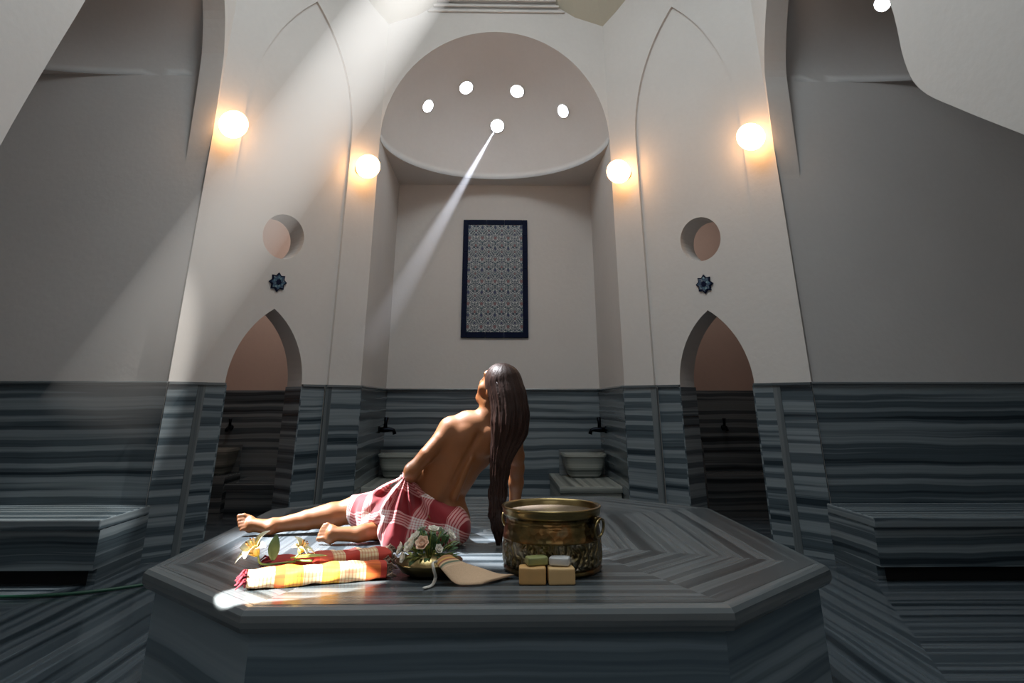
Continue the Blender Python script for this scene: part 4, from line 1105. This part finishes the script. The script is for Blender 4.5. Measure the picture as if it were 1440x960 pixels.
wa, wb = bands(ca, .155, .30), bands(cb_, .135, .62)
sm_ = math_(nt, 'ADD', wa, wb)
r = ramp(nt, [(0, (.25, .006, .012)), (.25, (.38, .03, .04)), (.5, (.66, .32, .30)), (1, (.85, .78, .74))]); nt.links.new(math_(nt, 'MULTIPLY', sm_, .5), r.inputs[0])
nt.links.new(r.outputs[0], b.inputs['Base Color']); b.inputs['Roughness'].default_value = .8; b.inputs['Sheen Weight'].default_value = .2
wv = N(nt, 'ShaderNodeTexNoise', inp={'Scale': 300, 'Detail': 1}); nt.links.new(tc_.outputs['Object'], wv.inputs['Vector']); bump(nt, b, wv.outputs[0], .3, .001)
Cp = []
def addc(pr, k=.03, op=1): Cp.append((pr, k, op))
addc(ell((-.285, 3.47, .555), (.160, .130, .118), RT), .02)
addc(ell((-.20, 3.43, .535), (.112, .112, .100)), .03); addc(ell((-.345, 3.465, .54), (.125, .125, .10)), .03)
addc(cone((-.33, 3.53, .56), (-.52, 3.66, .55), .112, .092), .03); addc(cone((-.52, 3.66, .55), (-.695, 3.758, .545), .092, .068), .02)
addc(cone((-.42, 3.56, .53), (-.56, 3.62, .50), .10, .075), .03)
waist_n = np.array((.30, 0., .954)); waist_p = np.array((-.20, 3.4, .640))
Cq = []
Cq.append((cone((-.388, 3.42, .715), (-.40, 3.40, .60), .024, .075), .03, 1))
Cq.append((cone((-.40, 3.40, .60), (-.405, 3.395, .50), .078, .092), .03, 1))
Cq.append((cone((-.388, 3.42, .712), (-.47, 3.50, .60), .026, .075), .03, 1))
Cq.append((cone((-.47, 3.50, .60), (-.56, 3.62, .54), .075, .085), .03, 1))
Cq.append((cone((-.37, 3.42, .700), (-.30, 3.42, .60), .026, .07), .03, 1))
def cloth_field(G):
    D = Field(Cp)(G)
    pl = (G-waist_p) @ waist_n
    D = np.maximum(D, pl)
    E = Field(Cq)(G); k = .025
    hh = np.clip(.5+.5*(E-D)/k, 0, 1); D = E*(1-hh)+D*hh-k*hh*(1-hh)
    # folds radiating from the gathered knot by the elbow
    x, y, z = G[..., 0]+.388, G[..., 1]-3.42, G[..., 2]-.725
    az = np.arctan2(x, np.abs(z)+.01+0*y); az2 = np.arctan2(x, -y+.0001)
    rr = np.sqrt(x*x+y*y+z*z)
    dep = np.clip(rr/.10, .25, 1)*np.exp(-(rr/.30)**2)
    fold = np.sin(az*13+np.sin(rr*18)*.7)*.0125+np.sin(az*27+2+rr*9)*.0035
    D = D+fold*dep*1.3
    D = D+.0035*np.sin((G[..., 0]*.6+G[..., 1]*.5)*75+z*22)*np.clip((rr-.12)/.1, 0, 1)
    # hem planes: open edge over the knees, foot left clear
    D = np.maximum(D, -((G-np.array((-.690, 3.72, .55))) @ np.array((.93, -.36, .05))))
    foot_clear = np.linalg.norm((G-np.array((-.60, 3.42, .47)))*np.array((1., .8, 1.2)), axis=-1)-.105
    kk = .02; hh = np.clip(.5-.5*(D+foot_clear)/kk, 0, 1); D = D*(1-hh)-foot_clear*hh+kk*hh*(1-hh)
    return np.maximum(D, (SH+.0015)-G[..., 2])
V, F_ = surface_nets(cloth_field, (-.80, 3.25, .43), (.0, 3.90, .78), .0046)
cl = mesh_np('hip_cloth', V-PO, F_, M['plaid'], person)
sm = cl.modifiers.new('smooth', 'SMOOTH'); sm.factor = .5; sm.iterations = 1
cl['label'] = 'red and white plaid cloth wrapped round the hips'

# ================================================================== LIGHT and HAZE
def add_light(name, typ, loc, tgt, energy, col, **kw):
    l = bpy.data.lights.new(name, typ); l.energy = energy; l.color = col
    for k, v in kw.items(): setattr(l, k, v)
    o = bpy.data.objects.new(name, l); COL.objects.link(o); o.location = loc
    o.rotation_euler = (Vector(tgt)-Vector(loc)).to_track_quat('-Z', 'Y').to_euler()
    return o
# daylight falling from the skylights of the main dome
add_light('dome_daylight', 'AREA', (0, 3.6, 6.1), (0, 4.1, 0), 120, (.88, .96, 1.), shape='DISK', size=2.6)
# unseen fill light added behind the viewer
add_light('rear_fill', 'AREA', (0, -1.4, 3.4), (0, 4., 3.0), 12, (.95, .96, 1.), shape='RECTANGLE', size=3., size_y=1.6)
# lamps in the two chambers
for sx in (-1, 1):
    add_light('chamber_lamp', 'POINT', (sx*2.3, 7.2, 2.9), (0, 0, 0), 12 if sx < 0 else 6, (1., .94, .88), shadow_soft_size=.1)
def haze(name, a, b, ra, rb, dens, label, fade=None, seg=40):  # scattering volume shaped like a light beam, added only where the beam passes
    a = Vector(a); b = Vector(b); d = (b-a); L = d.length
    bm = lathe([(0, 0), (ra, 0), (rb, L), (0, L)], seg)
    q = d.to_track_quat('Z', 'Y').to_matrix().to_4x4(); bmesh.ops.transform(bm, matrix=Matrix.Translation(a) @ q, verts=bm.verts)
    m = bpy.data.materials.new(name); m.use_nodes = True; nt = m.node_tree; nt.nodes.clear()
    out = nt.nodes.new('ShaderNodeOutputMaterial'); v = nt.nodes.new('ShaderNodeVolumeScatter')
    v.inputs['Color'].default_value = (.95, .97, 1, 1); v.inputs['Density'].default_value = dens; v.inputs['Anisotropy'].default_value = .0
    if fade:      # density lowered towards the ground to fade the beam out
        g = nt.nodes.new('ShaderNodeTexCoord'); sp = nt.nodes.new('ShaderNodeSeparateXYZ'); nt.links.new(g.outputs['Object'], sp.inputs[0])
        mr = nt.nodes.new('ShaderNodeMapRange'); mr.interpolation_type = 'SMOOTHSTEP'
        for i_, q_ in enumerate((fade[0], fade[1], 0, dens)): mr.inputs[i_+1].default_value = q_
        nt.links.new(sp.outputs[2], mr.inputs[0]); nt.links.new(mr.outputs[0], v.inputs['Density'])
    nt.links.new(v.outputs[0], out.inputs['Volume'])
    o = obj(name, bm, m); tag(o, label, 'steam', kind='stuff'); return o
B1a, B1b = Vector((HX, HY, 6.2)), Vector((-3.0, 5.0, .42))
dirb = (B1b-B1a).normalized()
haze('beam_haze', B1a+dirb*.12, B1b-dirb*.55, .335, .38, .42, 'haze shaped as a broad pale light beam slanting down to the left bay', (.45, 1.9))
add_light('sun_through_dome', 'SPOT', B1a-dirb*5.0, B1b, 52000, (1., .98, .95), spot_size=math.radians(6.6), spot_blend=1., shadow_soft_size=.02)
B2a, B2b = Vector((.025, 7.842, 4.325)), Vector((-1.24, 6.375, 1.312))
d2 = (B2b-B2a).normalized()
haze('beam_haze', B2a+d2*.06, B2b-d2*.18, .03, .19, .5, 'haze shaped as a thin pale light beam falling from the lowest niche skylight', (1.0, 2.1))
add_light('sun_through_oculus', 'SPOT', B2a+d2*.03, B2b, 3000, (.85, .88, 1.), spot_size=math.radians(6.0), spot_blend=.8, shadow_soft_size=.005)
# spots added inside the room to brighten the woman and the rolled cloths
add_light('spot_on_figure', 'SPOT', (-3.1, 4.35, 3.5), (-.74, 3.62, .55), 4700, (.95, .96, 1.), spot_size=math.radians(16), spot_blend=.6, shadow_soft_size=.05)
add_light('spot_on_shoulders', 'SPOT', (-1.7, 4.35, 4.5), (-.13, 3.45, .98), 4200, (.95, .96, 1.), spot_size=math.radians(9), spot_blend=.5, shadow_soft_size=.05)
add_light('spot_on_cloths', 'SPOT', (-2.25, 1.75, 1.45), (-.70, 2.68, .47), 2000, (1., .95, .88), spot_size=math.radians(8.2), spot_blend=.15, shadow_soft_size=.01)
w = bpy.data.worlds.new('world'); scene.world = w; w.use_nodes = True
w.node_tree.nodes['Background'].inputs[0].default_value = (.5, .6, .8, 1); w.node_tree.nodes['Background'].inputs[1].default_value = .05
vs = scene.view_settings; vs.view_transform = 'Standard'; vs.look = 'None'; vs.gamma = 1; vs.use_curve_mapping = False; vs.exposure = .3
cy = scene.cycles
cy.max_bounces = 6; cy.diffuse_bounces = 4; cy.glossy_bounces = 3; cy.volume_bounces = 0; cy.sample_clamp_indirect = 4; cy.use_denoising = True
